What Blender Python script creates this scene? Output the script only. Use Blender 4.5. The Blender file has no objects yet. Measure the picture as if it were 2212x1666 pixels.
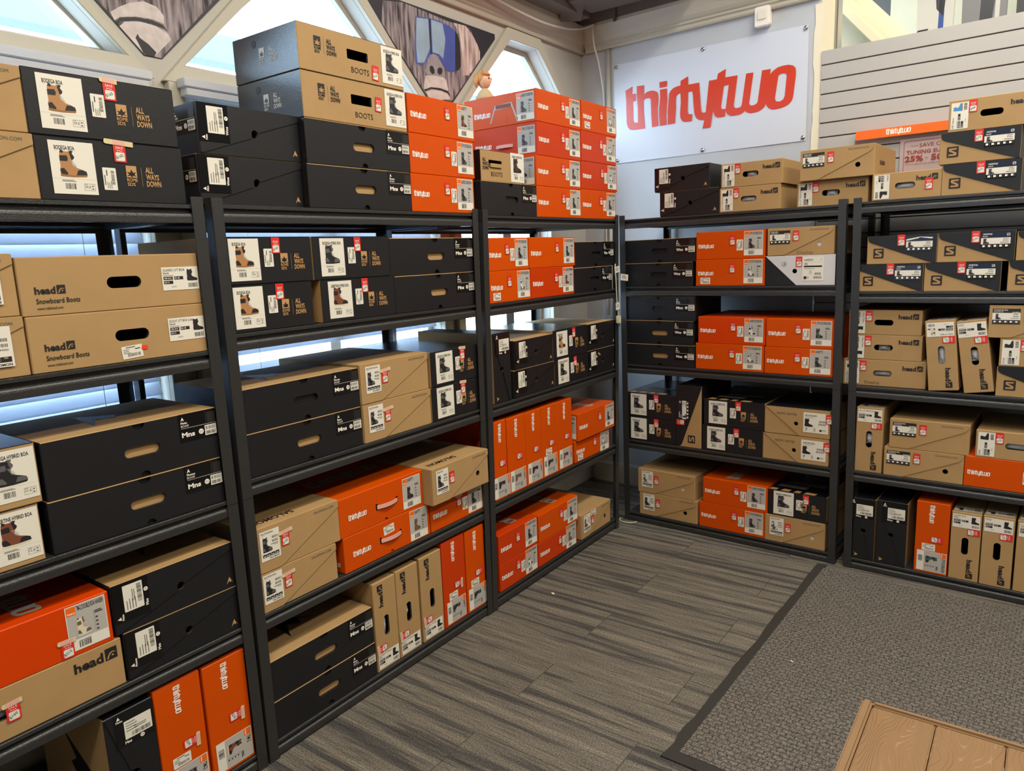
import bpy, bmesh, math, random
from mathutils import Vector, Matrix
from mathutils.geometry import tessellate_polygon
random.seed(7)
C = bpy.context.scene.collection
R = math.radians
# ------------------------------------------------------------------ materials
M = {}
def mat(name, col, rough=.6, metal=0., spec=.5, bump=0., bscale=200., var=0., vscale=30., coat=0.):
    m = bpy.data.materials.new(name); m.use_nodes = True
    nt = m.node_tree; p = nt.nodes['Principled BSDF']
    def lin(c): return tuple((x/12.92 if x <= .04045 else ((x+.055)/1.055)**2.4) for x in c)
    c = lin(tuple(x/255 for x in col))
    p.inputs['Base Color'].default_value = (*c, 1)
    p.inputs['Roughness'].default_value = rough
    p.inputs['Metallic'].default_value = metal
    p.inputs['Specular IOR Level'].default_value = spec
    if coat: p.inputs['Coat Weight'].default_value = coat; p.inputs['Coat Roughness'].default_value = .2
    if var or bump:
        tc = nt.nodes.new('ShaderNodeTexCoord')
    if var:
        n = nt.nodes.new('ShaderNodeTexNoise'); n.inputs['Scale'].default_value = vscale; n.inputs['Detail'].default_value = 4
        nt.links.new(tc.outputs['Object'], n.inputs['Vector'])
        r = nt.nodes.new('ShaderNodeMapRange'); r.inputs[1].default_value = .3; r.inputs[2].default_value = .7
        r.inputs[3].default_value = 1-var; r.inputs[4].default_value = 1+var
        nt.links.new(n.outputs['Fac'], r.inputs[0])
        mx = nt.nodes.new('ShaderNodeVectorMath'); mx.operation = 'SCALE'; mx.inputs[0].default_value = c
        nt.links.new(r.outputs[0], mx.inputs['Scale']); nt.links.new(mx.outputs[0], p.inputs['Base Color'])
    if bump:
        n2 = nt.nodes.new('ShaderNodeTexNoise'); n2.inputs['Scale'].default_value = bscale; n2.inputs['Detail'].default_value = 3
        nt.links.new(tc.outputs['Object'], n2.inputs['Vector'])
        b = nt.nodes.new('ShaderNodeBump'); b.inputs['Strength'].default_value = bump; b.inputs['Distance'].default_value = .002
        nt.links.new(n2.outputs['Fac'], b.inputs['Height']); nt.links.new(b.outputs[0], p.inputs['Normal'])
    M[name] = m; return m
mat('kraft', (172,138,92), .7, spec=.35, var=.05, vscale=9, bump=.15, bscale=60)
mat('kraft_print', (174,136,92), .75, spec=.3)
mat('black_card', (24,24,27), .45, spec=.45, var=.08, vscale=12, bump=.12, bscale=140)
mat('black_coated', (22,22,26), .22, spec=.75, bump=.16, bscale=260)
mat('black_gloss', (14,14,15), .22, spec=.5)
mat('orange', (206,76,0), .4, spec=.2, var=.03, vscale=6, bump=.06, bscale=40)
mat('red', (196,58,6), .4, spec=.22, var=.03, vscale=6, bump=.06, bscale=40)
mat('flame', (208,62,0), .4, spec=.22, var=.03, vscale=6, bump=.06, bscale=40)
mat('white_card', (206,204,206), .5, spec=.4, var=.02)
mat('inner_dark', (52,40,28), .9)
mat('ink', (30,26,24), .6)
mat('grey_ink', (95,92,88), .6)
mat('label_white', (226,221,208), .55, spec=.35)
mat('label_grey', (178,174,168), .5, spec=.4)
mat('white_print', (240,232,222), .5)
mat('tan_print', (186,142,90), .6)
mat('sale_red', (214,44,36), .45)
mat('tape', (214,198,150), .7, spec=.3)
mat('teal', (22,120,116), .6)
mat('plate', (236,232,224), .5)
mat('hot_red', (240,60,30), .5)
mat('boot_tan', (176,124,76), .6); mat('boot_black', (34,32,34), .5); mat('boot_grey', (92,90,92), .6)
mat('boot_brown', (120,66,44), .6); mat('boot_plum', (66,42,44), .6); mat('boot_green', (66,88,76), .6)
mat('boot_olive', (104,92,62), .6); mat('boot_cream', (218,206,176), .6); mat('boot_white', (214,212,210), .6); mat('boot_blue', (70,140,196), .6); mat('boot_sole', (150,104,58), .7)
mat('navy', (26,36,58), .3)
mat('tissue', (196,196,200), .8, spec=.3, bump=.4, bscale=40)
mat('strap', (226,170,160), .35)
mat('steel', (62,62,62), .28, metal=.45, spec=.7, bump=.5, bscale=420, var=.12, vscale=300)
mat('deck', (40,42,47), .45, spec=.4)
mat('wall_paint', (188,185,176), .6, spec=.3, var=.015, vscale=3)
mat('wall_cool', (186,191,198), .6, spec=.3, var=.015, vscale=3)
mat('trim_paint', (192,187,172), .45, spec=.4, bump=.03, bscale=20)
mat('ceiling_paint', (92,86,82), .8, spec=.2, var=.06, vscale=4)
mat('beam_paint', (112,104,98), .75, spec=.2, var=.06, vscale=4)
mat('store_wall', (112,106,100), .8, spec=.2)
mat('cream_wall', (226,216,186), .6, spec=.3, var=.02, vscale=3)
mat('slat', (176,173,170), .55, spec=.35, var=.015, vscale=2)
mat('groove', (104,88,80), .8, spec=.1)
mat('plaster', (228,220,198), .85, spec=.15, bump=.6, bscale=60)
mat('blind', (224,226,230), .5)
mat('cable_white', (226,220,210), .45)
mat('cord_cream', (206,200,172), .5)
mat('alu', (190,190,188), .25, metal=.9)
mat('rubber', (48,46,43), .7, spec=.3, bump=.1, bscale=60)
mat('poster_dark', (44,42,52), .5); mat('ape_skin', (150,142,150), .55, var=.16, vscale=22); mat('ape_light', (206,194,192), .55, var=.14, vscale=30)
mat('ape_dark', (38,34,38), .5); mat('lens_blue', (78,92,176), .3, var=.18, vscale=6); mat('lens_pale', (150,174,196), .3, var=.14, vscale=8)
mat('skin_toy', (226,178,146), .5); mat('hair_toy', (206,152,96), .6); mat('cloth_toy', (196,176,138), .8)
mat('board_white', (196,192,184), .35); mat('board_grey', (120,118,118), .4); mat('board_blue', (44,72,140), .4); mat('board_dark', (42,42,50), .4)
mat('bench_brown', (128,98,66), .5, spec=.4, bump=.12, bscale=60, var=.05, vscale=14)
mat('strip_orange', (236,106,14), .35); mat('rust_text', (150,52,44), .6); mat('sign_paper', (232,214,212), .25, spec=.5)
mat('banner_white', (205,211,224), .3, spec=.5, bump=.1, bscale=6); mat('banner_red', (206,62,36), .28, spec=.5, bump=.1, bscale=6)
mat('scrap', (226,208,178), .8); mat('outside_white', (150,160,172), .8); mat('asphalt', (150,150,150), .9)
# ape fur with vertical strands
def fur(name, a, b, sx):
    m = mat(name, a, .7, spec=.2); nt = m.node_tree; p = nt.nodes['Principled BSDF']
    tc = nt.nodes.new('ShaderNodeTexCoord'); mp = nt.nodes.new('ShaderNodeMapping'); mp.inputs['Scale'].default_value = sx
    mp.inputs['Rotation'].default_value = (R(12),0,0)
    n = nt.nodes.new('ShaderNodeTexNoise'); n.inputs['Scale'].default_value = 1; n.inputs['Detail'].default_value = 5
    cr = nt.nodes.new('ShaderNodeValToRGB')
    f = lambda c: tuple(((x/255+.055)/1.055)**2.4 for x in c)+(1,)
    cr.color_ramp.elements[0].color = f(b); cr.color_ramp.elements[1].color = f(a)
    cr.color_ramp.elements[0].position = .34; cr.color_ramp.elements[1].position = .62
    nt.links.new(tc.outputs['Object'], mp.inputs[0]); nt.links.new(mp.outputs[0], n.inputs['Vector'])
    nt.links.new(n.outputs['Fac'], cr.inputs[0]); nt.links.new(cr.outputs[0], p.inputs['Base Color'])
fur('ape_fur', (168,156,160), (62,56,62), (60,60,7)); fur('ape_fur_light', (224,206,200), (150,130,130), (46,46,6))
# blind slats let daylight through
def blind_mat():
    m = M['blind']; nt = m.node_tree; out = nt.nodes['Material Output']; p = nt.nodes['Principled BSDF']
    t = nt.nodes.new('ShaderNodeBsdfTranslucent'); t.inputs[0].default_value = (.78,.84,.95,1)
    mx = nt.nodes.new('ShaderNodeMixShader'); mx.inputs[0].default_value = .34
    nt.links.new(p.outputs[0], mx.inputs[1]); nt.links.new(t.outputs[0], mx.inputs[2]); nt.links.new(mx.outputs[0], out.inputs[0])
blind_mat()
def glass_mat(name, tint, gl=.06):
    m = bpy.data.materials.new(name); m.use_nodes = True; nt = m.node_tree; nt.nodes.clear()
    o = nt.nodes.new('ShaderNodeOutputMaterial'); t = nt.nodes.new('ShaderNodeBsdfTransparent'); t.inputs[0].default_value = (*tint,1)
    g = nt.nodes.new('ShaderNodeBsdfGlossy'); g.inputs['Roughness'].default_value = .03
    mx = nt.nodes.new('ShaderNodeMixShader'); mx.inputs[0].default_value = gl
    nt.links.new(t.outputs[0], mx.inputs[1]); nt.links.new(g.outputs[0], mx.inputs[2]); nt.links.new(mx.outputs[0], o.inputs[0]); M[name] = m
glass_mat('pane', (.95,.98,1.0)); glass_mat('clear_acrylic', (.97,.95,.95), .08)
# carpet of striped planks laid across the room
def carpet():
    m = mat('carpet', (90,84,76), .95, spec=.1); nt = m.node_tree; p = nt.nodes['Principled BSDF']; N = nt.nodes.new; Lk = nt.links.new
    tc = N('ShaderNodeTexCoord'); br = N('ShaderNodeTexBrick'); br.inputs['Scale'].default_value = 1
    br.inputs['Brick Width'].default_value = 1.0; br.inputs['Row Height'].default_value = .25; br.inputs['Mortar Size'].default_value = .0016
    br.inputs['Color1'].default_value = (0,0,0,1); br.inputs['Color2'].default_value = (1,1,1,1); br.inputs['Mortar'].default_value = (.3,.3,.3,1)
    br.offset = .5; Lk(tc.outputs['Object'], br.inputs['Vector'])
    def noise(sc, det, s=1):
        mp = N('ShaderNodeMapping'); mp.inputs['Scale'].default_value = sc; Lk(tc.outputs['Object'], mp.inputs[0])
        n = N('ShaderNodeTexNoise'); n.inputs['Scale'].default_value = s; n.inputs['Detail'].default_value = det; Lk(mp.outputs[0], n.inputs['Vector']); return n, mp
    # each plank carries its own bands: shift the band noise by the plank's random value
    bands, mp = noise((1.1,26,1), 3.5)
    add = N('ShaderNodeVectorMath'); add.operation = 'MULTIPLY_ADD'; Lk(br.outputs['Color'], add.inputs[0]); add.inputs[1].default_value = (5.1,7.7,3.3)
    Lk(mp.outputs[0], add.inputs[2]); Lk(add.outputs[0], bands.inputs['Vector'])
    loop, _ = noise((170,170,1), 2); line, _ = noise((6,330,1), 1)
    cr = N('ShaderNodeValToRGB'); cr.color_ramp.interpolation = 'LINEAR'
    e = cr.color_ramp.elements; e[0].position = .34; e[1].position = .66
    f = lambda c: tuple(((x/255+.055)/1.055)**2.4 for x in c)+(1,)
    e[0].color = f((70,68,66)); e[1].color = f((118,111,100)); q = e.new(.43); q.color = f((82,79,75)); q = e.new(.455); q.color = f((101,96,88)); q = e.new(.57); q.color = f((106,100,91))
    Lk(bands.outputs['Fac'], cr.inputs[0])
    mr = N('ShaderNodeMapRange'); mr.inputs[1].default_value = .3; mr.inputs[2].default_value = .7; mr.inputs[3].default_value = .55; mr.inputs[4].default_value = 1.4
    Lk(loop.outputs['Fac'], mr.inputs[0])
    mr2 = N('ShaderNodeMapRange'); mr2.inputs[1].default_value = .35; mr2.inputs[2].default_value = .65; mr2.inputs[3].default_value = .68; mr2.inputs[4].default_value = 1.3
    Lk(line.outputs['Fac'], mr2.inputs[0])
    mu = N('ShaderNodeMath'); mu.operation = 'MULTIPLY'; Lk(mr.outputs[0], mu.inputs[0]); Lk(mr2.outputs[0], mu.inputs[1])
    sc = N('ShaderNodeVectorMath'); sc.operation = 'SCALE'; Lk(cr.outputs[0], sc.inputs[0]); Lk(mu.outputs[0], sc.inputs['Scale'])
    mo = N('ShaderNodeMix'); mo.data_type = 'RGBA'; Lk(br.outputs['Fac'], mo.inputs[0]); Lk(sc.outputs[0], mo.inputs[6]); mo.inputs[7].default_value = f((66,63,60))
    Lk(mo.outputs[2], p.inputs['Base Color'])
    b = N('ShaderNodeBump'); b.inputs['Strength'].default_value = .5; b.inputs['Distance'].default_value = .004; Lk(loop.outputs['Fac'], b.inputs['Height']); Lk(b.outputs[0], p.inputs['Normal'])
carpet()
def mat_pile():
    m = mat('mat_pile', (80,76,73), .95, spec=.1); nt = m.node_tree; p = nt.nodes['Principled BSDF']; N = nt.nodes.new; Lk = nt.links.new
    tc = N('ShaderNodeTexCoord'); n = N('ShaderNodeTexNoise'); n.inputs['Scale'].default_value = 210; n.inputs['Detail'].default_value = 3; Lk(tc.outputs['Object'], n.inputs['Vector'])
    w = N('ShaderNodeTexNoise'); w.inputs['Scale'].default_value = 40; Lk(tc.outputs['Object'], w.inputs['Vector'])
    wm = N('ShaderNodeVectorMath'); wm.operation = 'MULTIPLY_ADD'; Lk(w.outputs['Color'], wm.inputs[0]); wm.inputs[1].default_value = (.012,.012,0); Lk(tc.outputs['Object'], wm.inputs[2])
    v = N('ShaderNodeTexBrick'); v.inputs['Scale'].default_value = 1; v.inputs['Brick Width'].default_value = .030; v.inputs['Row Height'].default_value = .021; v.inputs['Mortar Size'].default_value = .0026; v.inputs['Mortar Smooth'].default_value = .8; Lk(wm.outputs[0], v.inputs['Vector'])
    cr = N('ShaderNodeValToRGB'); f = lambda c: tuple(((x/255+.055)/1.055)**2.4 for x in c)+(1,)
    cr.color_ramp.elements[0].position = .33; cr.color_ramp.elements[1].position = .68
    cr.color_ramp.elements[0].color = f((64,61,58)); cr.color_ramp.elements[1].color = f((134,127,119)); Lk(n.outputs['Fac'], cr.inputs[0])
    mr = N('ShaderNodeMapRange'); mr.inputs[3].default_value = 1.0; mr.inputs[4].default_value = .62; Lk(v.outputs['Fac'], mr.inputs[0])
    sc = N('ShaderNodeVectorMath'); sc.operation = 'SCALE'; Lk(cr.outputs[0], sc.inputs[0]); Lk(mr.outputs[0], sc.inputs['Scale']); Lk(sc.outputs[0], p.inputs['Base Color'])
    ad = N('ShaderNodeMath'); ad.operation = 'MULTIPLY_ADD'; Lk(v.outputs['Fac'], ad.inputs[0]); ad.inputs[1].default_value = -1.0; Lk(n.outputs['Fac'], ad.inputs[2])
    b = N('ShaderNodeBump'); b.inputs['Strength'].default_value = .7; b.inputs['Distance'].default_value = .006; Lk(ad.outputs[0], b.inputs['Height']); Lk(b.outputs[0], p.inputs['Normal'])
mat_pile()
def wood_mould():
    m = mat('bench_grain', (128,98,66), .5, spec=.4); nt = m.node_tree; p = nt.nodes['Principled BSDF']; N = nt.nodes.new; Lk = nt.links.new
    tc = N('ShaderNodeTexCoord'); mp = N('ShaderNodeMapping'); mp.inputs['Scale'].default_value = (11,3.0,1); Lk(tc.outputs['Object'], mp.inputs[0])
    w = N('ShaderNodeTexNoise'); w.inputs['Scale'].default_value = 1.0; w.inputs['Detail'].default_value = 1.6; Lk(mp.outputs[0], w.inputs['Vector'])
    mu = N('ShaderNodeMath'); mu.operation = 'MULTIPLY'; mu.inputs[1].default_value = 30; Lk(w.outputs['Fac'], mu.inputs[0])
    fr = N('ShaderNodeMath'); fr.operation = 'FRACT'; Lk(mu.outputs[0], fr.inputs[0])
    cr = N('ShaderNodeValToRGB'); e = cr.color_ramp.elements; e[0].position = 0; e[1].position = .22; e[0].color = (0,0,0,1); e[1].color = (1,1,1,1); Lk(fr.outputs[0], cr.inputs[0])
    b = N('ShaderNodeBump'); b.inputs['Strength'].default_value = .55; b.inputs['Distance'].default_value = .003; Lk(cr.outputs[0], b.inputs['Height']); Lk(b.outputs[0], p.inputs['Normal'])
    f = lambda c: tuple(((x/255+.055)/1.055)**2.4 for x in c)+(1,)
    mo = N('ShaderNodeMix'); mo.data_type = 'RGBA'; Lk(cr.outputs[0], mo.inputs[0]); mo.inputs[6].default_value = f((146,113,78)); mo.inputs[7].default_value = f((126,95,62)); Lk(mo.outputs[2], p.inputs['Base Color'])
wood_mould()

# ------------------------------------------------------------------ object helpers
def link(name, me, parent=None, loc=(0,0,0), rot=(0,0,0)):
    o = bpy.data.objects.new(name, me); C.objects.link(o); o.location = loc; o.rotation_euler = rot
    if parent: o.parent = parent
    return o
def tag(o, label, cat, group=None):
    o['label'] = label; o['category'] = cat
    if group: o['group'] = group
    return o
def empty(name, loc, rz=0):
    o = link(name, None, None, loc, (0,0,rz)); o.empty_display_size = .05; return o
def struct(o): o['kind'] = 'structure'; return o
class MB:                       # collects solid shapes into one mesh
    def __init__(s): s.v = []; s.f = []; s.m = []; s.names = []; s.sm = []
    def mi(s, n):
        if n not in s.names: s.names.append(n)
        return s.names.index(n)
    def add(s, vs, fs, m, smooth=False):
        b = len(s.v); k = s.mi(m); s.v += [tuple(x) for x in vs]
        for f in fs: s.f.append([b+i for i in f]); s.m.append(k); s.sm.append(smooth)
    def box(s, a, b, m):
        x0,y0,z0 = a; x1,y1,z1 = b
        s.add([(x0,y0,z0),(x1,y0,z0),(x1,y1,z0),(x0,y1,z0),(x0,y0,z1),(x1,y0,z1),(x1,y1,z1),(x0,y1,z1)],
              [(0,3,2,1),(4,5,6,7),(0,1,5,4),(1,2,6,5),(2,3,7,6),(3,0,4,7)], m)
    def prism(s, pts, fn, a, b, m, holes=()):       # polygon (with holes) extruded between a and b; fn(p, q, t) -> xyz
        loops = [list(pts)]+[list(h) for h in holes]
        flat = [q for l in loops for q in l]; n = len(flat)
        tris = tessellate_polygon([[Vector((q[0],q[1],0)) for q in l] for l in loops])
        vs = [fn(q[0],q[1],a) for q in flat]+[fn(q[0],q[1],b) for q in flat]
        fs = [tuple(t) for t in tris]+[tuple(n+i for i in reversed(t)) for t in tris]
        o = 0
        for l in loops:
            k = len(l)
            for i in range(k): j = (i+1)%k; fs.append((o+i,o+j,n+o+j,n+o+i))
            o += k
        s.add(vs, fs, m)
    def tube(s, pts, r, m, seg=8, closed=False):
        P = [Vector(p) for p in pts]; rings = []; up = None
        for i, p in enumerate(P):
            d = (P[min(i+1,len(P)-1)]-P[max(i-1,0)]).normalized()
            if up is None: up = d.orthogonal().normalized()
            up = (up-d*up.dot(d)).normalized(); sd = d.cross(up)
            rr = r[i] if isinstance(r, (list,tuple)) else r
            rings.append([p+(up*math.cos(2*math.pi*k/seg)+sd*math.sin(2*math.pi*k/seg))*rr for k in range(seg)])
        vs = [q for g in rings for q in g]; fs = []
        for i in range(len(P)-1):
            for k in range(seg): a = i*seg+k; b = i*seg+(k+1)%seg; fs.append((a,b,b+seg,a+seg))
        fs += [tuple(range(seg-1,-1,-1)), tuple((len(P)-1)*seg+k for k in range(seg))]
        s.add(vs, fs, m, True)
    def ball(s, c, r, m, seg=16, rings=10):
        rx,ry,rz = r if isinstance(r,(tuple,list)) else (r,r,r); vs = []; fs = []
        for i in range(rings+1):
            t = math.pi*i/rings
            for k in range(seg): a = 2*math.pi*k/seg; vs.append((c[0]+rx*math.sin(t)*math.cos(a), c[1]+ry*math.sin(t)*math.sin(a), c[2]+rz*math.cos(t)))
        for i in range(rings):
            for k in range(seg): a = i*seg+k; b = i*seg+(k+1)%seg; fs.append((a,a+seg,b+seg,b))
        s.add(vs, fs, m, True)
    def mesh(s, name, bevel=0.):
        me = bpy.data.meshes.new(name); me.from_pydata(s.v, [], s.f)
        for n in s.names: me.materials.append(M[n])
        for p, k, q in zip(me.polygons, s.m, s.sm): p.material_index = k; p.use_smooth = q
        bm = bmesh.new(); bm.from_mesh(me)
        bmesh.ops.recalc_face_normals(bm, faces=bm.faces)
        if bevel: bmesh.ops.bevel(bm, geom=[e for e in bm.edges if len(e.link_faces)==2 and e.calc_face_angle(0) > .6], offset=bevel, segments=2, affect='EDGES', clamp_overlap=True)
        bm.to_mesh(me); bm.free(); me.update(); return me
    def build(s, name, parent=None, loc=(0,0,0), rot=(0,0,0), bevel=0.): return link(name, s.mesh(name, bevel), parent, loc, rot)
# ------------------------------------------------------------------ flat printed sheets (labels, prints, tags)
_TX = {}
def text_geo(s, bold, res=2):
    k = (s, bold)
    if k not in _TX:
        cu = bpy.data.curves.new('t', 'FONT'); cu.body = s; cu.size = 1; cu.offset = bold; cu.resolution_u = res; cu.fill_mode = 'BOTH'
        o = bpy.data.objects.new('t', cu); C.objects.link(o)
        dg = bpy.context.evaluated_depsgraph_get(); dg.update(); me = bpy.data.meshes.new_from_object(o.evaluated_get(dg))
        vs = [(v.co.x, v.co.y) for v in me.vertices]; fs = [tuple(p.vertices) for p in me.polygons]
        bpy.data.objects.remove(o); bpy.data.curves.remove(cu); bpy.data.meshes.remove(me)
        x0 = min(v[0] for v in vs); x1 = max(v[0] for v in vs)
        _TX[k] = ([(x-x0, y) for x, y in vs], fs, x1-x0)
    return _TX[k]
class Sheet(MB):
    # sheet coordinates: x right, y up, layer towards the viewer; stored as local (x, -layer, y)
    Z = .00018
    def poly(s, pts, m, l=0):
        if len(pts) < 3: return
        if len(pts) == 4: fs = [(0,1,2,3)]
        else: fs = [tuple(t) for t in tessellate_polygon([[Vector((x,y,0)) for x, y in pts]])]
        s.add([(x,-l*s.Z,y) for x, y in pts], fs, m)
    def holed(s, loops, m, l=0):
        fl = [q for k in loops for q in k]
        s.add([(x,-l*s.Z,y) for x, y in fl], [tuple(t) for t in tessellate_polygon([[Vector((x,y,0)) for x, y in k] for k in loops])], m)
    def rect(s, x0, y0, x1, y1, m, l=0): s.poly([(x0,y0),(x1,y0),(x1,y1),(x0,y1)], m, l)
    def rr(s, x0, y0, x1, y1, r, m, l=0): s.poly(rrect(x0,y0,x1,y1,r), m, l)
    def disc(s, x, y, r, m, l=0, n=18): s.poly([(x+r*math.cos(2*math.pi*k/n), y+r*math.sin(2*math.pi*k/n)) for k in range(n)], m, l)
    def text(s, t, x, y, h, m, l=1, w=None, bold=0., rot=0, shear=0., al='L'):
        vs, fs, tw = text_geo(t, bold); cap = .70
        sy = h/cap; sx = (w/tw) if w else sy; W_ = tw*sx
        ox = {'L':0,'C':-W_/2,'R':-W_}[al]; c, q = math.cos(R(rot)), math.sin(R(rot)); out = []
        for a, b in vs:
            X = a*sx+ox+shear*b*sy; Y = b*sy; out.append((x+X*c-Y*q, -l*s.Z, y+X*q+Y*c))
        s.add(out, fs, m)
    def bars(s, x0, y0, x1, y1, m, l=1, n=14, seed=1):
        rnd = random.Random(seed); x = x0; st = (x1-x0)/n
        for k in range(n):
            w = st*rnd.uniform(.25,.75); s.rect(x, y0, x+w, y1, m, l); x += st
    def lines(s, x0, y1, x1, n, h, gap, m, l=1, seed=3):
        rnd = random.Random(seed)
        for k in range(n): s.rect(x0, y1-k*(h+gap)-h, x0+(x1-x0)*rnd.uniform(.6,1), y1-k*(h+gap), m, l)
def rrect(x0, y0, x1, y1, r, n=4):
    out = []
    for cx, cy, a in ((x1-r,y0+r,-90),(x1-r,y1-r,0),(x0+r,y1-r,90),(x0+r,y0+r,180)):
        for k in range(n+1): t = R(a+90*k/n); out.append((cx+r*math.cos(t), cy+r*math.sin(t)))
    return out
def circle(x, y, r, n=20): return [(x+r*math.cos(2*math.pi*k/n), y+r*math.sin(2*math.pi*k/n)) for k in range(n)]
def halfdisc(x, y, r, up, n=12):        # finger notch: flat side at y, bulging down (up=False) or up
    s = 1 if up else -1
    return [(x+r*math.cos(math.pi*k/n), y+s*r*math.sin(math.pi*k/n)) for k in range(n+1)][::s]
LOGO=[[(0,282),(47,298),(45,255),(69,255),(69,214),(49,213),(50,170),(50,108),(55,94),(62,90),(82,90),(82,170),(76,241),(77,295),(125,292),(123,241),(142,252),(168,255),(191,251),(210,239),(217,219),(217,194),(212,151),(213,101),(217,51),(175,50),(170,115),(168,202),(165,212),(151,217),(130,216),(120,206),(121,147),(128,49),(45,51),(27,57),(12,73),(6,100),(4,177),(4,227)],[(224,293),(271,292),(271,261),(225,262)],[(227,251),(271,250),(273,185),(269,137),(267,98),(269,51),(226,50),(221,107),(221,144),(228,205)],[(276,51),(276,124),(282,184),(285,218),(293,233),(310,245),(332,251),(355,252),(357,277),(402,294),(403,249),(469,249),(478,130),(482,96),(487,87),(497,84),(509,85),(520,184),(527,249),(551,248),(573,249),(578,277),(624,294),(620,250),(690,249),(671,101),(672,89),(680,81),(692,80),(707,82),(715,92),(737,249),(777,248),(756,95),(758,88),(766,82),(780,81),(795,86),(802,95),(823,250),(869,249),(866,223),(879,236),(904,250),(934,254),(961,253),(982,246),(995,234),(999,219),(1000,199),(988,92),(982,73),(966,58),(944,48),(909,43),(881,44),(862,54),(850,69),(847,79),(841,66),(826,53),(803,44),(769,42),(749,47),(737,56),(732,60),(725,53),(705,44),(668,43),(650,46),(635,57),(627,71),(623,82),(622,46),(581,46),(565,54),(558,67),(553,86),(550,76),(537,0),(490,1),(501,45),(473,49),(456,59),(444,78),(439,100),(431,194),(427,209),(403,210),(400,105),(403,94),(411,88),(428,87),(426,49),(381,51),(365,60),(355,78),(353,100),(358,160),(355,212),(337,207),(329,196),(327,177),(328,138),(321,51)],[(613,206),(641,208),(625,86),(609,86),(601,90),(598,98)],[(910,211),(924,217),(940,216),(950,210),(953,201),(945,104),(938,87),(922,79),(906,80),(897,87),(894,98)]]
LOGO_AT=(-2.3149,2.3442,1.0798)
APE={'lens':[(2.885,2.811),(2.932,2.82),(2.988,2.825),(3.057,2.828),(3.127,2.823),(3.181,2.808),(3.204,2.795),(3.22,2.757),(3.221,2.682),(3.219,2.636),(3.202,2.616),(3.169,2.601),(3.132,2.593),(3.108,2.592),(3.085,2.605),(3.063,2.631),(3.045,2.653),(3.031,2.66),(2.99,2.657),(2.972,2.644),(2.947,2.614),(2.925,2.594),(2.905,2.587),(2.878,2.588),(2.865,2.596),(2.864,2.673)],'band':[(3.186,2.806),(3.204,2.795),(3.22,2.757),(3.221,2.682),(3.219,2.636),(3.202,2.616),(3.17,2.603)],'line':[(2.982,2.824),(2.994,2.825),(2.99,2.657),(2.98,2.652)],'hl':[(2.89,2.806),(2.976,2.819),(2.978,2.681),(2.929,2.604),(2.879,2.595),(2.875,2.675)],'hl2':[(2.999,2.821),(3.086,2.821),(3.103,2.748),(3.077,2.648),(3.049,2.665),(2.997,2.666)],'nose':[(2.99,2.653),(3.03,2.656),(3.052,2.636),(3.079,2.604),(3.088,2.569),(3.075,2.559),(3.004,2.555),(2.941,2.548),(2.931,2.568),(2.952,2.604)],'nos1':[(2.967,2.589),(2.979,2.599),(2.994,2.597),(3.005,2.581),(3.002,2.564),(2.984,2.557),(2.968,2.571)],'nos2':[(3.027,2.588),(3.04,2.599),(3.061,2.601),(3.067,2.587),(3.058,2.569),(3.037,2.564),(3.026,2.573)],'lip':[(2.935,2.544),(3.004,2.555),(3.075,2.557),(3.092,2.547),(3.106,2.504),(3.099,2.492),(3.04,2.496),(2.97,2.491),(2.917,2.474),(2.917,2.498)],'mouth':[(2.914,2.472),(2.97,2.493),(3.04,2.499),(3.099,2.494),(3.116,2.48),(3.118,2.465),(3.098,2.483),(3.039,2.489),(2.969,2.485),(2.922,2.468)],'fur':[(2.664,2.833),(2.62,2.732),(2.725,2.639),(2.771,2.586),(2.871,2.512),(2.937,2.443),(3.132,2.448),(3.296,2.603),(3.39,2.704),(3.368,2.77),(3.315,2.844),(3.129,2.842),(2.957,2.85),(2.797,2.855)],'furl':[(3.177,2.845),(3.278,2.851),(3.339,2.811),(3.375,2.772),(3.393,2.74),(3.39,2.7),(3.283,2.601),(3.231,2.592),(3.234,2.707),(3.223,2.799)],'chin':[(2.928,2.465),(2.98,2.482),(3.051,2.487),(3.104,2.478),(3.121,2.458),(3.035,2.438),(2.948,2.441)]}
APE1={'mouth':[(1.357,2.462),(1.398,2.479),(1.453,2.493),(1.509,2.495),(1.55,2.488),(1.567,2.469),(1.552,2.477),(1.507,2.483),(1.451,2.481),(1.396,2.467),(1.36,2.454)],'chin':[(1.366,2.451),(1.414,2.47),(1.47,2.482),(1.526,2.478),(1.566,2.462),(1.575,2.443),(1.54,2.408),(1.504,2.373),(1.451,2.364),(1.418,2.395)],'lip':[(1.368,2.491),(1.402,2.515),(1.441,2.537),(1.49,2.552),(1.534,2.545),(1.558,2.52),(1.556,2.493),(1.509,2.499),(1.453,2.495),(1.398,2.481),(1.361,2.466)],'tuft':[(1.444,2.424),(1.453,2.439),(1.459,2.427),(1.487,2.412),(1.514,2.389),(1.504,2.373),(1.473,2.366),(1.456,2.378)]}
_CACHE = {}
def cached(fn):
    def g(*a):
        k = (fn.__name__,)+a
        if k not in _CACHE: _CACHE[k] = fn(*a)
        return _CACHE[k]
    return g
def draw_logo(s, x, y, w, m, l=1):      # the word on the orange boxes and the banner
    k = w/1000
    L_ = [[(x+a*k, y+b*k) for a, b in p] for p in LOGO]
    for p in L_[:2]: s.poly(p, m, l)
    s.poly(L_[2], m, l)
    s.holed([L_[3], L_[4], L_[5]], m, l)
BOOT = [(.03,.05),(0,.2),(.04,.38),(.03,.6),(.05,.86),(.1,1),(.2,.93),(.33,.92),(.45,.97),(.55,.95),(.5,.86),(.58,.74),(.55,.66),(.48,.6),(.47,.46),(.6,.34),(.82,.27),(.96,.21),(1,.1),(.95,.03),(.5,0),(.1,.02)]
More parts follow.
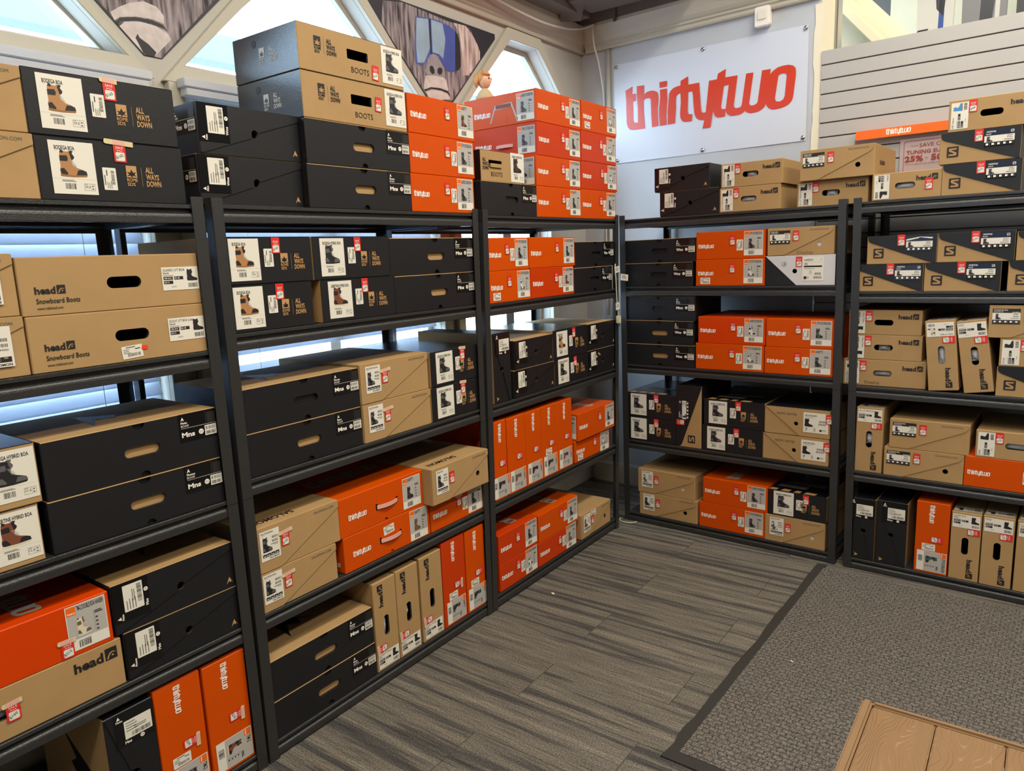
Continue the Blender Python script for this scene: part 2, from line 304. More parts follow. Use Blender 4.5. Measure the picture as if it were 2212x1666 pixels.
COL = dict(tan=('boot_tan','boot_black','boot_sole'),dark=('boot_black','boot_grey','boot_black'),brown=('boot_brown','boot_black','boot_cream'),plum=('boot_plum','boot_black','boot_black'),
 olive=('boot_olive','boot_brown','boot_olive'),green=('boot_green','boot_black','boot_green'),cream=('boot_cream','boot_olive','boot_white'),white=('boot_white','boot_grey','boot_grey'),
 bw=('boot_white','boot_black','boot_white'),grey=('boot_grey','boot_white','boot_grey'),blue=('boot_blue','boot_blue','boot_brown'),black=('ink','ink','ink'))
def draw_boot(s, x, y, w, h, c='dark', l=2, flip=False, rot=0):
    a, b, so = COL[c]; q, r = math.cos(R(rot)), math.sin(R(rot))
    def T(p):
        X, Y = ((1-p[0]) if flip else p[0])*w, p[1]*h
        return (x+X*q-Y*r, y+X*r+Y*q)
    P = lambda pts, m, dl=0: s.poly([T(p) for p in pts], m, l+dl)
    P(BOOT, a)
    if c == 'black': return
    P([(0,.0),(.1,-.02),(.5,-.03),(.96,.0),(1,.07),(.5,.04),(.1,.06),(.01,.09)], so, 1)
    P([(.58,.05),(.98,.07),(.97,.2),(.82,.26),(.66,.24),(.62,.14)], b, 1)           # toe cap
    P([(.02,.08),(.02,.27),(.15,.3),(.28,.12),(.27,.05)], b, 1)                      # heel
    P([(.035,.56),(.035,.76),(.3,.78),(.34,.66),(.3,.56)], b, 1)                     # cuff strap
    P([(.46,.62),(.4,.9),(.45,.97),(.55,.95),(.5,.86),(.58,.74),(.55,.66)], b, 1)    # tongue
    P([(.1,1),(.2,.93),(.17,.86),(.06,.88)], b, 1)
    if c != 'bw':
        for k in range(5): P([(.36+.03*k,.62-.055*k),(.5+.035*k,.6-.055*k),(.505+.035*k,.585-.055*k),(.365+.03*k,.6-.055*k)], 'label_grey', 2)
@cached
def orange_label(t, c):     # grey label on the orange boxes, .1 x .124
    s = Sheet(); w, h = .1, .124; x, y = -w/2, -h/2
    s.rect(x, y, -x, -y, 'label_white', 0); s.rect(x+.002, y+.03, -x-.002, -y-.002, 'label_grey', 1)
    s.rect(x+.003, -y-.026, x+.025, -y-.003, 'strip_orange', 2); draw_logo(s, x+.005, -y-.0235, .018, 'white_print', 3)
    n = len(t); s.text(t, x+.028, -y-.018, .013, 'ink', 2, min(.067, .0055*n+.002), .02)
    draw_boot(s, x+.024, y+.038, .034, .05, c, 2)
    s.rect(x+.068, y+.034, x+.0686, -y-.032, 'grey_ink', 2)
    s.lines(x+.07, -y-.034, x+.095, 2, .0028, .0016, 'ink', 2)
    for k in range(4): s.rect(x+.071, y+.036+.011*k, x+.077, y+.0395+.011*k, 'ink', 2); s.rect(x+.071, y+.041+.011*k, x+.075, y+.0418+.011*k, 'grey_ink', 2)
    s.bars(x+.024, y+.006, x+.054, y+.022, 'ink', 2, 15, n); s.rect(x+.024, y+.023, x+.054, y+.0245, 'grey_ink', 2)
    return s.mesh('product_label')
@cached
def white_label(t, c, sz):      # cream label with big boot, .105 x .127
    s = Sheet(); w, h = .105, .127; x, y = -w/2, -h/2
    s.rect(x, y, -x, -y, 'label_white', 0)
    s.text(t, x+.013, -y-.021, .0095, 'ink', 1, min(.08, .0047*len(t)), .025); s.rect(x+.014, -y-.0245, x+.019, -y-.024, 'grey_ink', 1)
    draw_boot(s, x+.02, y+.043, .064, .064, c, 1)
    s.rect(x, y+.0368, -x, y+.0371, 'label_grey', 1)
    s.lines(x+.022, y+.034, x+.062, 2, .0014, .0012, 'grey_ink', 1)
    s.bars(x+.028, y+.012, x+.054, y+.026, 'ink', 1, 14, len(t))
    for a, b, cc, d in ((.072,.01,.0985,.0106),(.072,.026,.0985,.0266),(.072,.01,.0726,.0266),(.098,.01,.0986,.0266),(.0885,.01,.0889,.0266)): s.rect(x+a, y+b, x+cc, y+d, 'grey_ink', 1)
    s.text(sz, x+.0745, y+.016, .006, 'ink', 1, None, .01); s.text('SIZE', x+.0745, y+.0235, .0022, 'ink', 1); s.rect(x+.091, y+.013, x+.095, y+.0155, 'ink', 1); s.rect(x+.091, y+.02, x+.095, y+.0225, 'ink', 1)
    return s.mesh('product_label')
@cached
def tall_label(t, c):       # narrow white label on kraft flap boxes, .074 x .1
    s = Sheet(); w, h = .074, .1; x, y = -w/2, -h/2
    s.rect(x, y, -x, -y, 'label_white', 0); s.text(t, x+.005, -y-.011, .0058, 'ink', 1, min(.058, .0042*len(t)), .02); s.rect(x+.005, -y-.0145, x+.02, -y-.0138, 'grey_ink', 1)
    draw_boot(s, x+.008, y+.03, .036, .05, c, 1)
    for k in range(2): s.bars(x+.045, y+.056+.013*k, x+.067, y+.064+.013*k, 'ink', 1, 11, k)
    s.rect(x+.04, y+.049, x+.067, y+.051, 'ink', 1); s.rect(x+.052, y+.045, x+.067, y+.0463, 'grey_ink', 1)
    for k in range(4): s.rect(x+.006+.0158*k, y+.012, x+.0205+.0158*k, y+.023, 'ink', 1); s.rect(x+.009+.0158*k, y+.0145, x+.017+.0158*k, y+.0175, 'label_white', 2)
    s.text('SALOMON', x+.03, y+.004, .0048, 'ink', 1, .038, .03)
    return s.mesh('product_label')
@cached
def wide_label(t, c):       # black banded label, .1 x .066
    s = Sheet(); w, h = .1, .066; x, y = -w/2, -h/2
    s.rect(x, y, -x, -y, 'ink', 0); s.rect(x, y+.018, -x, -y-.018, 'label_white', 1)
    s.text(t, x+.005, -y-.0085, .0052, 'white_print', 1, min(.05, .004*len(t)), .02); s.text('BLACK/BLACK', x+.005, -y-.0145, .0035, 'white_print', 1, .034, .01)
    s.text('SALOMON', x+.07, -y-.0165, .0034, 'white_print', 1, .027, .03)
    draw_boot(s, x+.011, y+.0205, .02, .025, c, 2)
    for k in range(2): s.bars(x+.075, y+.03+.0095*k, x+.094, y+.036+.0095*k, 'ink', 2, 10, k)
    s.rect(x+.066, y+.024, x+.094, y+.026, 'grey_ink', 2)
    for k in range(5): s.rect(x+.005+.0195*k, y+.007, x+.013+.0195*k, y+.0135, 'white_print', 1); s.rect(x+.003+.0195*k+.014, y+.004, x+.0035+.0195*k+.014, y+.016, 'label_grey', 1)
    return s.mesh('product_label')
@cached
def navy_label(t, c, torn):
    s = Sheet(); w, h = .106, .066; x, y = -w/2, -h/2
    s.rect(x, y, -x, -y, 'black_gloss', 0); s.rect(x, -y-.022, -x, -y, 'navy', 1); s.rect(x, y+.018, -x, -y-.022, 'label_white', 1)
    if torn:
        s.poly([(x,-y-.019),(x+.05,-y-.008),(x+.054,-y-.004),(x+.1,-y-.012),(-x,-y-.011),(-x,-y-.006),(x+.055,-y-.002),(x,-y-.012)], 'label_white', 2)
    else:
        s.text(t, x+.006, -y-.009, .0062, 'white_print', 2, .034, .02, 0, .12); s.text('BLACK', x+.006, -y-.0175, .0045, 'white_print', 2, .018, .02)
        s.rr(-x-.014, -y-.015, -x-.003, -y-.004, .0015, 'white_print', 2); draw_s(s, -x-.0085, -y-.0095, .006, 'navy', 3)
    draw_boot(s, x+.008, y+.0195, .022, .023, c, 2)
    for k in range(2): s.bars(x+.08, y+.03+.007*k, x+.099, y+.0345+.007*k, 'ink', 2, 11, k)
    s.rect(x+.07, y+.023, x+.1, y+.0252, 'ink', 2)
    for k in range(5): s.rect(x+.006+.0205*k, y+.006, x+.015+.0205*k, y+.014, 'white_print', 1); s.rect(x+.0195+.0205*k, y+.004, x+.02+.0205*k, y+.016, 'label_grey', 1)
    return s.mesh('product_label')
@cached
def head_label(t, t2, c):      # upright white label, .108 x .064
    s = Sheet(); w, h = .108, .064; x, y = -w/2, -h/2
    s.rect(x, y, -x, -y, 'label_white', 0)
    s.text(t, x+.004, -y-.0115, .0068, 'ink', 1, min(.074, .0043*len(t)), .012)
    if t2: s.text(t2, x+.004, -y-.019, .006, 'ink', 1, None, .012)
    s.rect(x+.004, -y-.0235, x+.034, -y-.0222, 'grey_ink', 1)
    for a, b, t3 in ((0,0,'CM 29.0'),(.031,0,'EU 45'),(0,-.0115,'US 11')):
        s.rect(x+.004+a, -y-.035+b, x+.031+a, -y-.026+b, 'ink', 1); s.text(t3, x+.006+a, -y-.0325+b, .0042, 'white_print', 2, None, .012)
    s.text('SA043', x+.025, y+.008, .004, 'grey_ink', 1)
    draw_boot(s, x+.073, y+.024, .032, .034, c, 1); s.bars(x+.076, y+.006, x+.104, y+.018, 'ink', 1, 15, len(t))
    return s.mesh('product_label')
@cached
def black_label(t, g, n):     # glossy black label with white text, .117 x .082
    s = Sheet(); w, h = .117, .082; x, y = -w/2, -h/2
    s.rect(x, y, -x, -y, 'black_gloss', 0)
    s.poly([(x+.007,-y-.02),(x+.012,-y-.009),(x+.017,-y-.02)], 'white_print', 1); s.poly([(x+.0095,-y-.02),(x+.011,-y-.0165),(x+.0125,-y-.019),(x+.0138,-y-.017),(x+.0148,-y-.02)], 'black_gloss', 2)
    s.text(t, x+.006, -y-.0295, .0062, 'white_print', 1, None, .03); s.text('BOA®', x+.006, -y-.0385, .0062, 'white_print', 1)
    s.rect(x+.006, -y-.0425, -x-.001, -y-.0418, 'white_print', 1); s.rect(x+.084, -y-.041, x+.0845, -y-.004, 'grey_ink', 1); s.rect(x+.088, -y-.0395, -x-.003, -y-.008, 'ink', 1)
    s.text(g, x+.006, y+.014, .0135, 'white_print', 1, .04, .035)
    s.disc(x+.066, y+.021, .0078, 'white_print', 1); s.text(n, x+.066, y+.017, .0075, 'black_gloss', 2, None, .012, 0, 0, 'C')
    s.rect(x+.078, y+.006, -x-.002, y+.036, 'label_white', 1); s.bars(x+.081, y+.023, -x-.005, y+.033, 'grey_ink', 2, 13, 2); s.bars(x+.081, y+.009, -x-.005, y+.019, 'ink', 2, 13, 5)
    return s.mesh('product_label')
@cached
def black_strip(t, g, n):     # glossy strip that turns the corner of the flap boxes; drawn upright, then turned; .128 x .098
    s = Sheet(); w, h = .108, .098; x, y = -w/2, -h/2
    s.rect(x, y, -x, -y, 'black_gloss', 0)
    s.rr(x+.024, y+.016, x+.1, y+.07, .002, 'label_white', 1)
    s.lines(x+.029, y+.063, x+.066, 4, .0022, .0055, 'grey_ink', 2); s.lines(x+.05, y+.046, x+.094, 2, .002, .003, 'grey_ink', 2, 9)
    s.bars(x+.042, y+.02, x+.096, y+.032, 'ink', 2, 30, 4)
    s.poly([(x+.006,y+.082),(x+.011,y+.092),(x+.016,y+.082)], 'white_print', 1); s.text(t, x+.004, y+.074, .0058, 'white_print', 1, None, .03)
    s.text(g, x+.022, y+.004, .0078, 'white_print', 1, None, .03); s.disc(x+.07, y+.0075, .006, 'white_print', 1); s.text(n, x+.07, y+.0048, .0058, 'ink', 2, None, .012, 0, 0, 'C')
    return s.mesh('product_label')
@cached
def number_label(t):        # .125 x .105
    s = Sheet(); w, h = .122, .104; x, y = -w/2, -h/2
    s.rect(x, y, -x, -y, 'label_white', 0); s.text(t, x+.01, -y-.02, .0095, 'ink', 1, .058, .015); s.rect(x+.01, -y-.027, x+.05, -y-.0255, 'grey_ink', 1)
    draw_boot(s, x+.006, y+.03, .042, .044, 'black', 1)
    for k in range(2): s.bars(x+.078-.004*k, y+.056-.014*k, x+.112, y+.066-.014*k, 'ink', 1, 16, k)
    s.text('7', x+.01, y+.008, .015, 'ink', 1, None, .02); s.lines(x+.05, y+.026, x+.064, 4, .002, .003, 'grey_ink', 1); s.rect(x+.08, y+.01, x+.092, y+.02, 'ink', 1); s.lines(x+.095, y+.02, x+.115, 2, .002, .003, 'grey_ink', 1)
    return s.mesh('product_label')
@cached
def lasso_label(t):
    s = Sheet(); w, h = .102, .118; x, y = -w/2, -h/2
    s.rr(x, y, -x, -y, .003, 'label_white', 0); s.text(t, x+.01, -y-.02, .009, 'ink', 1, .042, .02); s.text('7', -x-.014, -y-.02, .008, 'ink', 1, None, .01)
    s.rect(x+.008, -y-.027, -x-.008, -y-.0265, 'grey_ink', 1); s.lines(x+.01, -y-.032, x+.03, 2, .0025, .003, 'ink', 1); s.rect(x+.008, y+.066, -x-.008, y+.074, 'ink', 1); s.lines(x+.008, y+.06, -x-.02, 1, .002, .002, 'grey_ink', 1)
    s.bars(-x-.042, y+.028, -x-.012, y+.04, 'ink', 1, 14, 1); s.bars(-x-.046, y+.01, -x-.01, y+.022, 'ink', 1, 16, 2); s.rect(x+.008, y+.008, x+.022, y+.022, 'ink', 1); s.lines(x+.034, y+.05, x+.05, 3, .002, .005, 'grey_ink', 1); s.rect(x+.027,y+.01,x+.03,y+.021,'ink',1)
    return s.mesh('product_label')
@cached
def sale_tag(p):
    s = Sheet(); w, h = .031, .05; x, y = -w/2, -h/2
    s.rr(x, y, -x, -y, .0022, 'sale_red', 0); s.text('SALE', 0, -y-.0165, .0062, 'white_print', 1, .019, .0, 0, 0, 'C'); s.text('Price', 0, -y-.0225, .0034, 'white_print', 1, .014, .01, 0, .3, 'C')
    s.rr(x+.0045, y+.0035, -x-.0035, y+.025, .003, 'label_white', 1); s.text(p, x+.0065, y+.0075, .0072, 'teal', 2, .02, .02, 24)
    return s.mesh('sale_tag')
@cached
def price_sticker():
    s = Sheet(); w, h = .056, .034; x, y = -w/2, -h/2
    s.rr(x, y, -x, -y, .002, 'label_white', 0); s.lines(x+.012, -y-.003, -x-.008, 1, .0025, .002, 'grey_ink', 1); s.lines(x+.004, -y-.009, x+.026, 3, .0016, .003, 'grey_ink', 1, 7); s.rect(x+.036, -y-.0115, x+.05, -y-.009, 'ink', 1); s.bars(x+.014, y+.005, -x-.006, y+.0135, 'ink', 1, 22, 8)
    return s.mesh('price_sticker')
@cached
def tape_piece(w):
    s = Sheet(); h = .013; x, y = -w/2, -h/2
    z = [(x,y+.001),(x+.004,y-.0005),(-x-.002,y),(-x,y+.003),(-x-.0015,0),(-x,-y-.002),(-x-.003,-y),(x+.001,-y-.001),(x-.001,0)]
    s.poly(z, 'tape', 0); s.rect(-.0155, y+.001, .0155, -y-.002, 'strap', 1)
    return s.mesh('masking_tape')
@cached
def logo_print(w, m):
    s = Sheet(); draw_logo(s, -w/2, -w*.15, w, m, 0); return s.mesh('logo_print')
def draw_s(s, cx, cy, r, m, l=1):       # angular S mark inside a square of half-size r
    P = [(-.72,.2),(-.72,.62),(-.55,.75),(.78,.75),(.62,.42),(-.28,.42),(-.2,.3),(.62,-.12),(.72,-.26),(.72,-.62),(.55,-.78),(-.82,-.78),(-.66,-.44),(.28,-.44),(.2,-.3),(-.6,.1)]
    s.poly([(cx+a*r, cy+b*r) for a, b in P], m, l)
@cached
def s_logo(w):
    s = Sheet(); r = w/2; s.rr(-r, -r, r, r, .004, 'ink', 0); s.rr(-r+.0045, -r+.0045, r-.0045, r-.0045, .002, 'kraft_print', 1); draw_s(s, 0, 0, r*.8, 'ink', 2)
    s2 = Sheet(); s2.rr(-r, -r, r, r, .004, 'ink', 0); draw_s(s2, 0, 0, r*.92, 'kraft_print', 1); return s2.mesh('logo_print')
@cached
def head_logo(h, site):        # word and square mark; h = x-height of the word; width about 5.9 h... origin at left baseline
    s = Sheet(); s.text('head', 0, 0, h*1.28, 'ink', 0, h*3.7, .034)
    x0 = h*3.95; q = h*1.55; s.poly([(x0,-.1*h),(x0+q,-.1*h),(x0+q,q),(x0,q)], 'ink', 0)
    a = [(x0+q*u, q*v-.05*h) for u, v in ((.1,.05),(.2,.3),(.36,.56),(.56,.66),(.76,.62),(.9,.5),(.78,.54),(.58,.56),(.42,.44),(.3,.22),(.22,.05))]
    s.poly(a, 'kraft_print', 1); s.disc(x0+q*.62, q*.28, q*.09, 'kraft_print', 1, 10)
    if site:
        s.text('Snowboard Boots', .001, -h*1.85, h*.95, 'ink', 0, .101, .012); s.text('www.ridehead.com', .001, -h*3.0, h*.52, 'ink', 0, .059, .008)
    return s.mesh('logo_print')
@cached
def rome_print(m, bg, full):     # star block, rule and slogan; origin left bottom, .098 x .052
    s = Sheet()
    if full:
        s.rect(0, .022, .028, .052, m, 0)
        st = [(.002,.036),(.010,.0345),(.014,.043),(.018,.0345),(.026,.036),(.021,.030),(.027,.0245),(.018,.027),(.014,.0225),(.010,.027),(.001,.0245),(.007,.030)]
        s.poly(st, bg, 1); s.text('ROME', 0, .0115, .0085, m, 0, .028, .02); s.text('SDS', 0, .0005, .0085, m, 0, .021, .02); s.rect(.0405, 0, .0411, .05, m, 0)
    for k, t in enumerate(('ALL','WAYS','DOWN')): s.text(t, .052, .0365-.0178*k, .0142, m, 0, (.022,.036,.04)[k], .03)
    return s.mesh('logo_print')
@cached
def word_print(t, h, w, m, bold):
    s = Sheet(); s.text(t, 0, 0, h, m, 0, w, bold); return s.mesh('printed_word')
@cached
def scrawl(t, w):
    s = Sheet(); s.text(t, 0, 0, .014, 'ink', 0, w, -.012, 0, -.12); return s.mesh('handwriting')
@cached
def mountain(w, m):
    s = Sheet(); s.poly([(-w/2,-w*.45),(0,w*.55),(w/2,-w*.45),(w*.26,-w*.12),(w*.1,-.3*w),(-w*.06,-.05*w),(-w*.24,-.2*w)], m, 0); return s.mesh('logo_print')
# ------------------------------------------------------------------ cartons
def carton_mesh(W, D, H, mats, holes, backs):
    # face in the plane y=0, x from -W/2, z from 0; wall thickness t; holes are loops on the face, backs the material 4 mm behind each (or None)
    front, side, top, inner = mats; t = .0035; b = MB(); x = W/2; y0 = .0
    e = .0022                                        # softened edges
    ring0 = [(-x+e,y0,e),(x-e,y0,e),(x-e,y0,H-e),(-x+e,y0,H-e)]
    loops = [[(p[0],p[2]) for p in ring0]]+holes
    fl = [q for l in loops for q in l]
    b.add([(u,y0,v) for u, v in fl], [tuple(q) for q in tessellate_polygon([[Vector((u,v,0)) for u, v in l] for l in loops])], front)
    o = []
    def band(A, B, m):
        n = len(A)
        for i in range(n): b.add([A[i],A[(i+1)%n],B[(i+1)%n],B[i]], [(0,1,2,3)], m[i] if isinstance(m, list) else m)
    ring1 = [(-x,e,0),(x,e,0),(x,e,H),(-x,e,H)]
    # chamfer strips front edges, then the four long sides, then the back
    A = [(-x+e,y0,e),(x-e,y0,e),(x-e,y0,H-e),(-x+e,y0,H-e)]
    ch = [(-x+e,e,0),(x-e,e,0),(x,e,e),(x,e,H-e),(x-e,e,H),(-x+e,e,H),(-x,e,H-e),(-x,e,e)]
    b.add([A[0],A[1],ch[1],ch[0]],[(0,1,2,3)],front); b.add([A[1],A[2],ch[3],ch[2]],[(0,1,2,3)],front); b.add([A[2],A[3],ch[5],ch[4]],[(0,1,2,3)],top); b.add([A[3],A[0],ch[7],ch[6]],[(0,1,2,3)],front)
    for k, (p, q) in enumerate(((1,2),(3,4),(5,6),(7,0))): b.add([A[(1,2,3,0)[k]],ch[p],ch[q]],[(0,1,2)],front)
    bk = [(q[0],D,q[2]) for q in ch]
    sm = [top if False else side, side, side, side, top, side, side, side]
    band(ch, bk, sm); b.add(bk, [tuple(range(8))], side)
    for l, bm_ in zip(holes, backs):
        n = len(l); A = [(u,y0,v) for u, v in l]; dp = .009 if bm_ not in ('tissue',) else t
        B = [(u,y0+dp,v) for u, v in l]
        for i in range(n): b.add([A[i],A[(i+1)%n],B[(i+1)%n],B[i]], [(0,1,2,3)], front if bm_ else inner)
        if bm_ and bm_ != 'deep': b.add([(u,y0+dp+.0005,v) for u, v in l], [tuple(q) for q in tessellate_polygon([[Vector((u,v,0)) for u, v in l]])], bm_)
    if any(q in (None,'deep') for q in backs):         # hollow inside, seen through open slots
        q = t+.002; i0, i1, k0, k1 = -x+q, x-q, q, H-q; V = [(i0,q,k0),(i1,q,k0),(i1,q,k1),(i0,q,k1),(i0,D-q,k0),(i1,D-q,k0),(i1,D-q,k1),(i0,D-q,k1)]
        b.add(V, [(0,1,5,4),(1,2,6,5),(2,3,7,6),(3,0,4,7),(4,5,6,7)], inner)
    me = b.mesh('carton')
    return me
def blob(W, w, h, m, seed, name):          # crumpled tissue or boot behind a slot
    rnd = random.Random(seed); b = MB(); n, k = 14, 8; vs = []
    for j in range(k):
        for i in range(n):
            u, v = i/(n-1), j/(k-1); vs.append(((u-.5)*w, .02-.014*math.sin(math.pi*u)*math.sin(math.pi*v)+rnd.uniform(-.0028,.0028), (v-.5)*h))
    fs = [(j*n+i, j*n+i+1, (j+1)*n+i+1, (j+1)*n+i) for j in range(k-1) for i in range(n-1)]
    m0 = len(vs); vs += [(x_, .05, z_) for x_, y_, z_ in vs[:m0]]
    fs += [tuple(m0+q for q in reversed(f)) for f in fs]
    for i in range(n-1): fs.append((i+1,i,m0+i,m0+i+1)); fs.append(((k-1)*n+i,(k-1)*n+i+1,m0+(k-1)*n+i+1,m0+(k-1)*n+i))
    b.add(vs, fs, m, True); return b.mesh(name)
DL, DB, BA = 1.9709855, 3.7613257, R(-2.706103)
TB = Vector((math.cos(BA), math.sin(BA), 0)); NB = Vector((math.sin(BA), -math.cos(BA), 0)); OB = Vector((0, DB, 0))
def at(rack, u, off, z):        # off: distance in front of the racks' front plane
    if rack in 'ABC': return Vector((-DL+off, u, z)), R(90)
    p = OB+TB*u+NB*off; return Vector((p.x, p.y, z)), BA
GROUP = {}
SPEC = {'rk':('black_card','kraft','black_coated','inner_dark'),'rb':('kraft','black_coated','black_coated','inner_dark'),'bh':('black_card','black_card','kraft','inner_dark'),'bf':('black_card','black_card','kraft','inner_dark'),
        'tt':('orange','orange','orange','inner_dark'),'th':('orange','orange','orange','inner_dark'),'sk':('kraft','kraft','kraft','inner_dark'),'sl':('kraft','kraft','kraft','inner_dark'),'sj':('kraft','black_card','black_card','inner_dark'),
        'hd':('kraft','kraft','kraft','inner_dark'),'hl':('kraft','kraft','kraft','inner_dark'),'rl':('white_card','black_card','white_card','inner_dark'),'bb':('kraft','kraft','black_card','inner_dark')}
FLAP = ('bf','sk','sl','sj','rl','bb')
def rounded_corner(pts, i, r, n=4):     # replace corner i of a polygon by an arc-like fillet
    p0, p1, p2 = [Vector((*pts[(i+k) % len(pts)], 0)) for k in (-1,0,1)]
    a = p1+(p0-p1).normalized()*r; b = p1+(p2-p1).normalized()*r
    arc = [((1-t)**2*a+2*t*(1-t)*p1+t*t*b) for t in [k/n for k in range(n+1)]]
    return pts[:i]+[(q.x, q.y) for q in arc]+pts[i+1:]
def boot_box(key, kind, u0, u1, z0, z1, off, D, o, label):
    rack = key[0]; W = u1-u0; H = z1-z0
    vert = kind[-1] == 'v'; k = {'ttv':'tt','bfv':'bf','hv':'hd','sjv':'sj'}.get(kind, kind)
    ang = 0
    if vert: ang = 90 if (kind == 'sjv' or (kind == 'hv' and rack == 'B')) else -90
    Wd, Hd = (H, W) if vert else (W, H)
    loc, rz = at(rack, (u0+u1)/2, off, z0)
    root = empty('boot_box', loc, rz); tag(root, label, 'box', {'A':'boot boxes on the left-edge rack','B':'boot boxes on the second rack','C':'boot boxes on the corner rack','D':'boot boxes on the banner rack','E':'boot boxes on the right-edge rack'}[rack])
    if 'tilt' in o:
        t = R(o['tilt']); root.rotation_euler = (0, t, rz)
        piv = at(rack, u0 if o['tilt'] < 0 else u1, off, z0)[0]; h = Vector((W/2 if o['tilt'] < 0 else -W/2, 0, 0))
        mtx = Matrix.Rotation(rz, 3, 'Z') @ Matrix.Rotation(t, 3, 'Y'); root.rotation_euler = mtx.to_euler(); root.location = piv+mtx @ h+Vector((0,0,.001))
    def T(x, y):
        if ang == 0: return (x-W/2, y)
        if ang == -90: return (y-Hd/2, Wd-x)
        return (Hd/2-y, x)
    fl = .0034 if k in FLAP else 0.
    def put(me, x, y, rot=0, layer=1, name=None, base=None, final=None):
        u, v = T(x, y); a = final if final is not None else ang+rot
        return link(name or me.name.split('.')[0], me, root, (u, -(.0004+.0008*layer+(fl if base is None else base)), v), (0, R(-a), 0))
    front, side, top, inner = SPEC[k]
    if k in ('tt','th') and o.get('m'): front = side = top = o['m']
    if vert:
        if k == 'bf': side, top = ('kraft','black_card')
    holes, backs = [], []
    hole = lambda pts, b: (holes.append([T(*p) for p in pts]), backs.append(b))
    slotb = None
    # ---- openings in the face
    if k == 'bh':
        cx = Wd*.523
        hole(rrect(cx-.05, .49*Hd-.0145, cx+.05, .49*Hd+.0145, .014), 'black_card' if o.get('dark') else 'kraft')
        hole(halfdisc(cx-.004, Hd-.0028, .017, False), 'black_card'); hole(halfdisc(cx, .0028, .014, True), 'black_card')
    if k == 'rb' and not o.get('noslot'): xs = Wd-.222; hole(rrect(xs-.048, .57*Hd-.016, xs+.048, .57*Hd+.016, .004), None)
    if k == 'hd': xs = .152*(Wd/.31 if Wd < .34 else 1.16); ys = Hd*.5; hole(rrect(xs-.041, ys-.0135, xs+.041, ys+.0135, .013), None)
    if k == 'hl': hole(rrect(.206, .057, .297, .087, .0148), None)
    if k == 'th':
        for x_ in (.182, .288): hole([(x_-.005,.052),(x_+.005,.052),(x_+.005,.078),(x_-.005,.078)], None)
        hole(halfdisc(Wd*.52, .0025, .009, True), front)
    # ---- flaps: polygon on the design face that lies over the box
    fp = None; fmat = front; hc = None
    if k == 'bf': fp = [(.001,Hd-.001),(.001,.006),(.006,.003),(.55*Wd,.47*Hd),(Wd-.001,.87*Hd),(Wd-.001,Hd-.001)]; hc = (.525*Wd,.50*Hd,.0115)
    if k == 'sk':
        if o.get('r'): fp = [(.001,Hd-.001),(.001,.001),(.3*Wd,.001),(Wd*.985,.76*Hd),(Wd*.985,Hd-.001)]; fp = rounded_corner(fp, 3, .016)
        else: fp = [(.001,Hd-.001),(.001,.001),(.285*Wd,.001),(Wd-.001,.83*Hd),(Wd-.001,Hd-.001)]
        if o.get('hole'): hc = (.80*Wd,.40*Hd,.0115)
    if k == 'sl':
        fp = [(.001,Hd-.001),(.001,.001),(.25*Wd,.001),(Wd*.985,.80*Hd),(Wd*.985,Hd-.001)]; fp = rounded_corner(fp, 3, .022)
        if o.get('hole'): hc = (.785*Wd,.38*Hd,.0115)
    if k == 'sj': fmat = 'black_card'; fp = [(.003,Hd-.001),(.004,.80*Hd),(Wd-.012,.001),(Wd-.001,.001),(Wd-.001,Hd-.001)]; fp = rounded_corner(fp, 1, .018)
    if k == 'rl': fp = [(.001,Hd-.001),(.46*Wd,.001),(Wd-.001,.001),(Wd-.001,Hd-.001)]; front = 'black_card'; fmat = 'white_card'; hc = (.148,.071,.0115)
    if k == 'bb': fp = [(.002,Hd-.001),(.55*Wd,.001),(Wd-.001,.001),(Wd-.001,Hd-.001)]; hc = (.163,.064,.0105)
    flap_h = []
    if hc:
        lp = circle(hc[0], hc[1], hc[2])
        inside_flap = k in ('rl','bb')
        if k == 'bf': fp = fp[:3]+[(hc[0]-.012,hc[1]-.014),(hc[0]-.011,hc[1]+.004),(hc[0]-.005,hc[1]+.0105),(hc[0]+.003,hc[1]+.0105),(hc[0]+.0095,hc[1]+.006),(hc[0]+.011,hc[1]-.001),(hc[0]+.0135,hc[1]+.0035)]+fp[4:]; hole(circle(hc[0]-.0005,hc[1]-.002,.0115), None)
        else:
            hole(lp, 'tissue' if o.get('hole') == 2 else None)
            if inside_flap: flap_h = [lp]
    link('carton', carton_mesh(W, D, H, (front, side, top, inner), holes, backs), root)
    if fp:
        b = MB(); b.prism([T(*p) for p in fp], lambda p, q, t: (p, -t, q), .0001, fl-.0001, fmat, [[T(*p) for p in h] for h in flap_h])
        b.build('lid_flap', root, bevel=.0009)
    # ---- prints and labels
    tg = sale_tag(o['p']) if 'p' in o else None
    c = o.get('c', 'tan' if k in ('rk',) else 'dark'); t = o.get('t', '')
    if k == 'tt':
        put(logo_print(.088, 'white_print'), .057, .47*Hd)
        xl = Wd-.06; ys = Hd*.53
        put(orange_label(t, c), xl, ys, 0, 1)
        if tg:
            xs = xl-.112 if not o.get('saler') else Wd-.075; yy = .66*Hd
            if o.get('salelow'): xs, yy = xl-.055, .2*Hd
            tob = put(tg, xs, yy, 0, 2)
            if o.get('tape'): link('masking_tape', tape_piece(.045), tob, (.003 if vert else .0,-.0011,.021 if not vert else .021), (0,R(3),0))
        if not (o.get('nostk') or o.get('stklow') or (vert and not o.get('stk'))):
            if vert: put(price_sticker(), xl-.07, .42*Hd, 90, 1)
            elif not o.get('salelow'): put(price_sticker(), xl-.072, .48*Hd, 90, 1)
        if o.get('stklow'): put(price_sticker(), .055, .2*Hd)
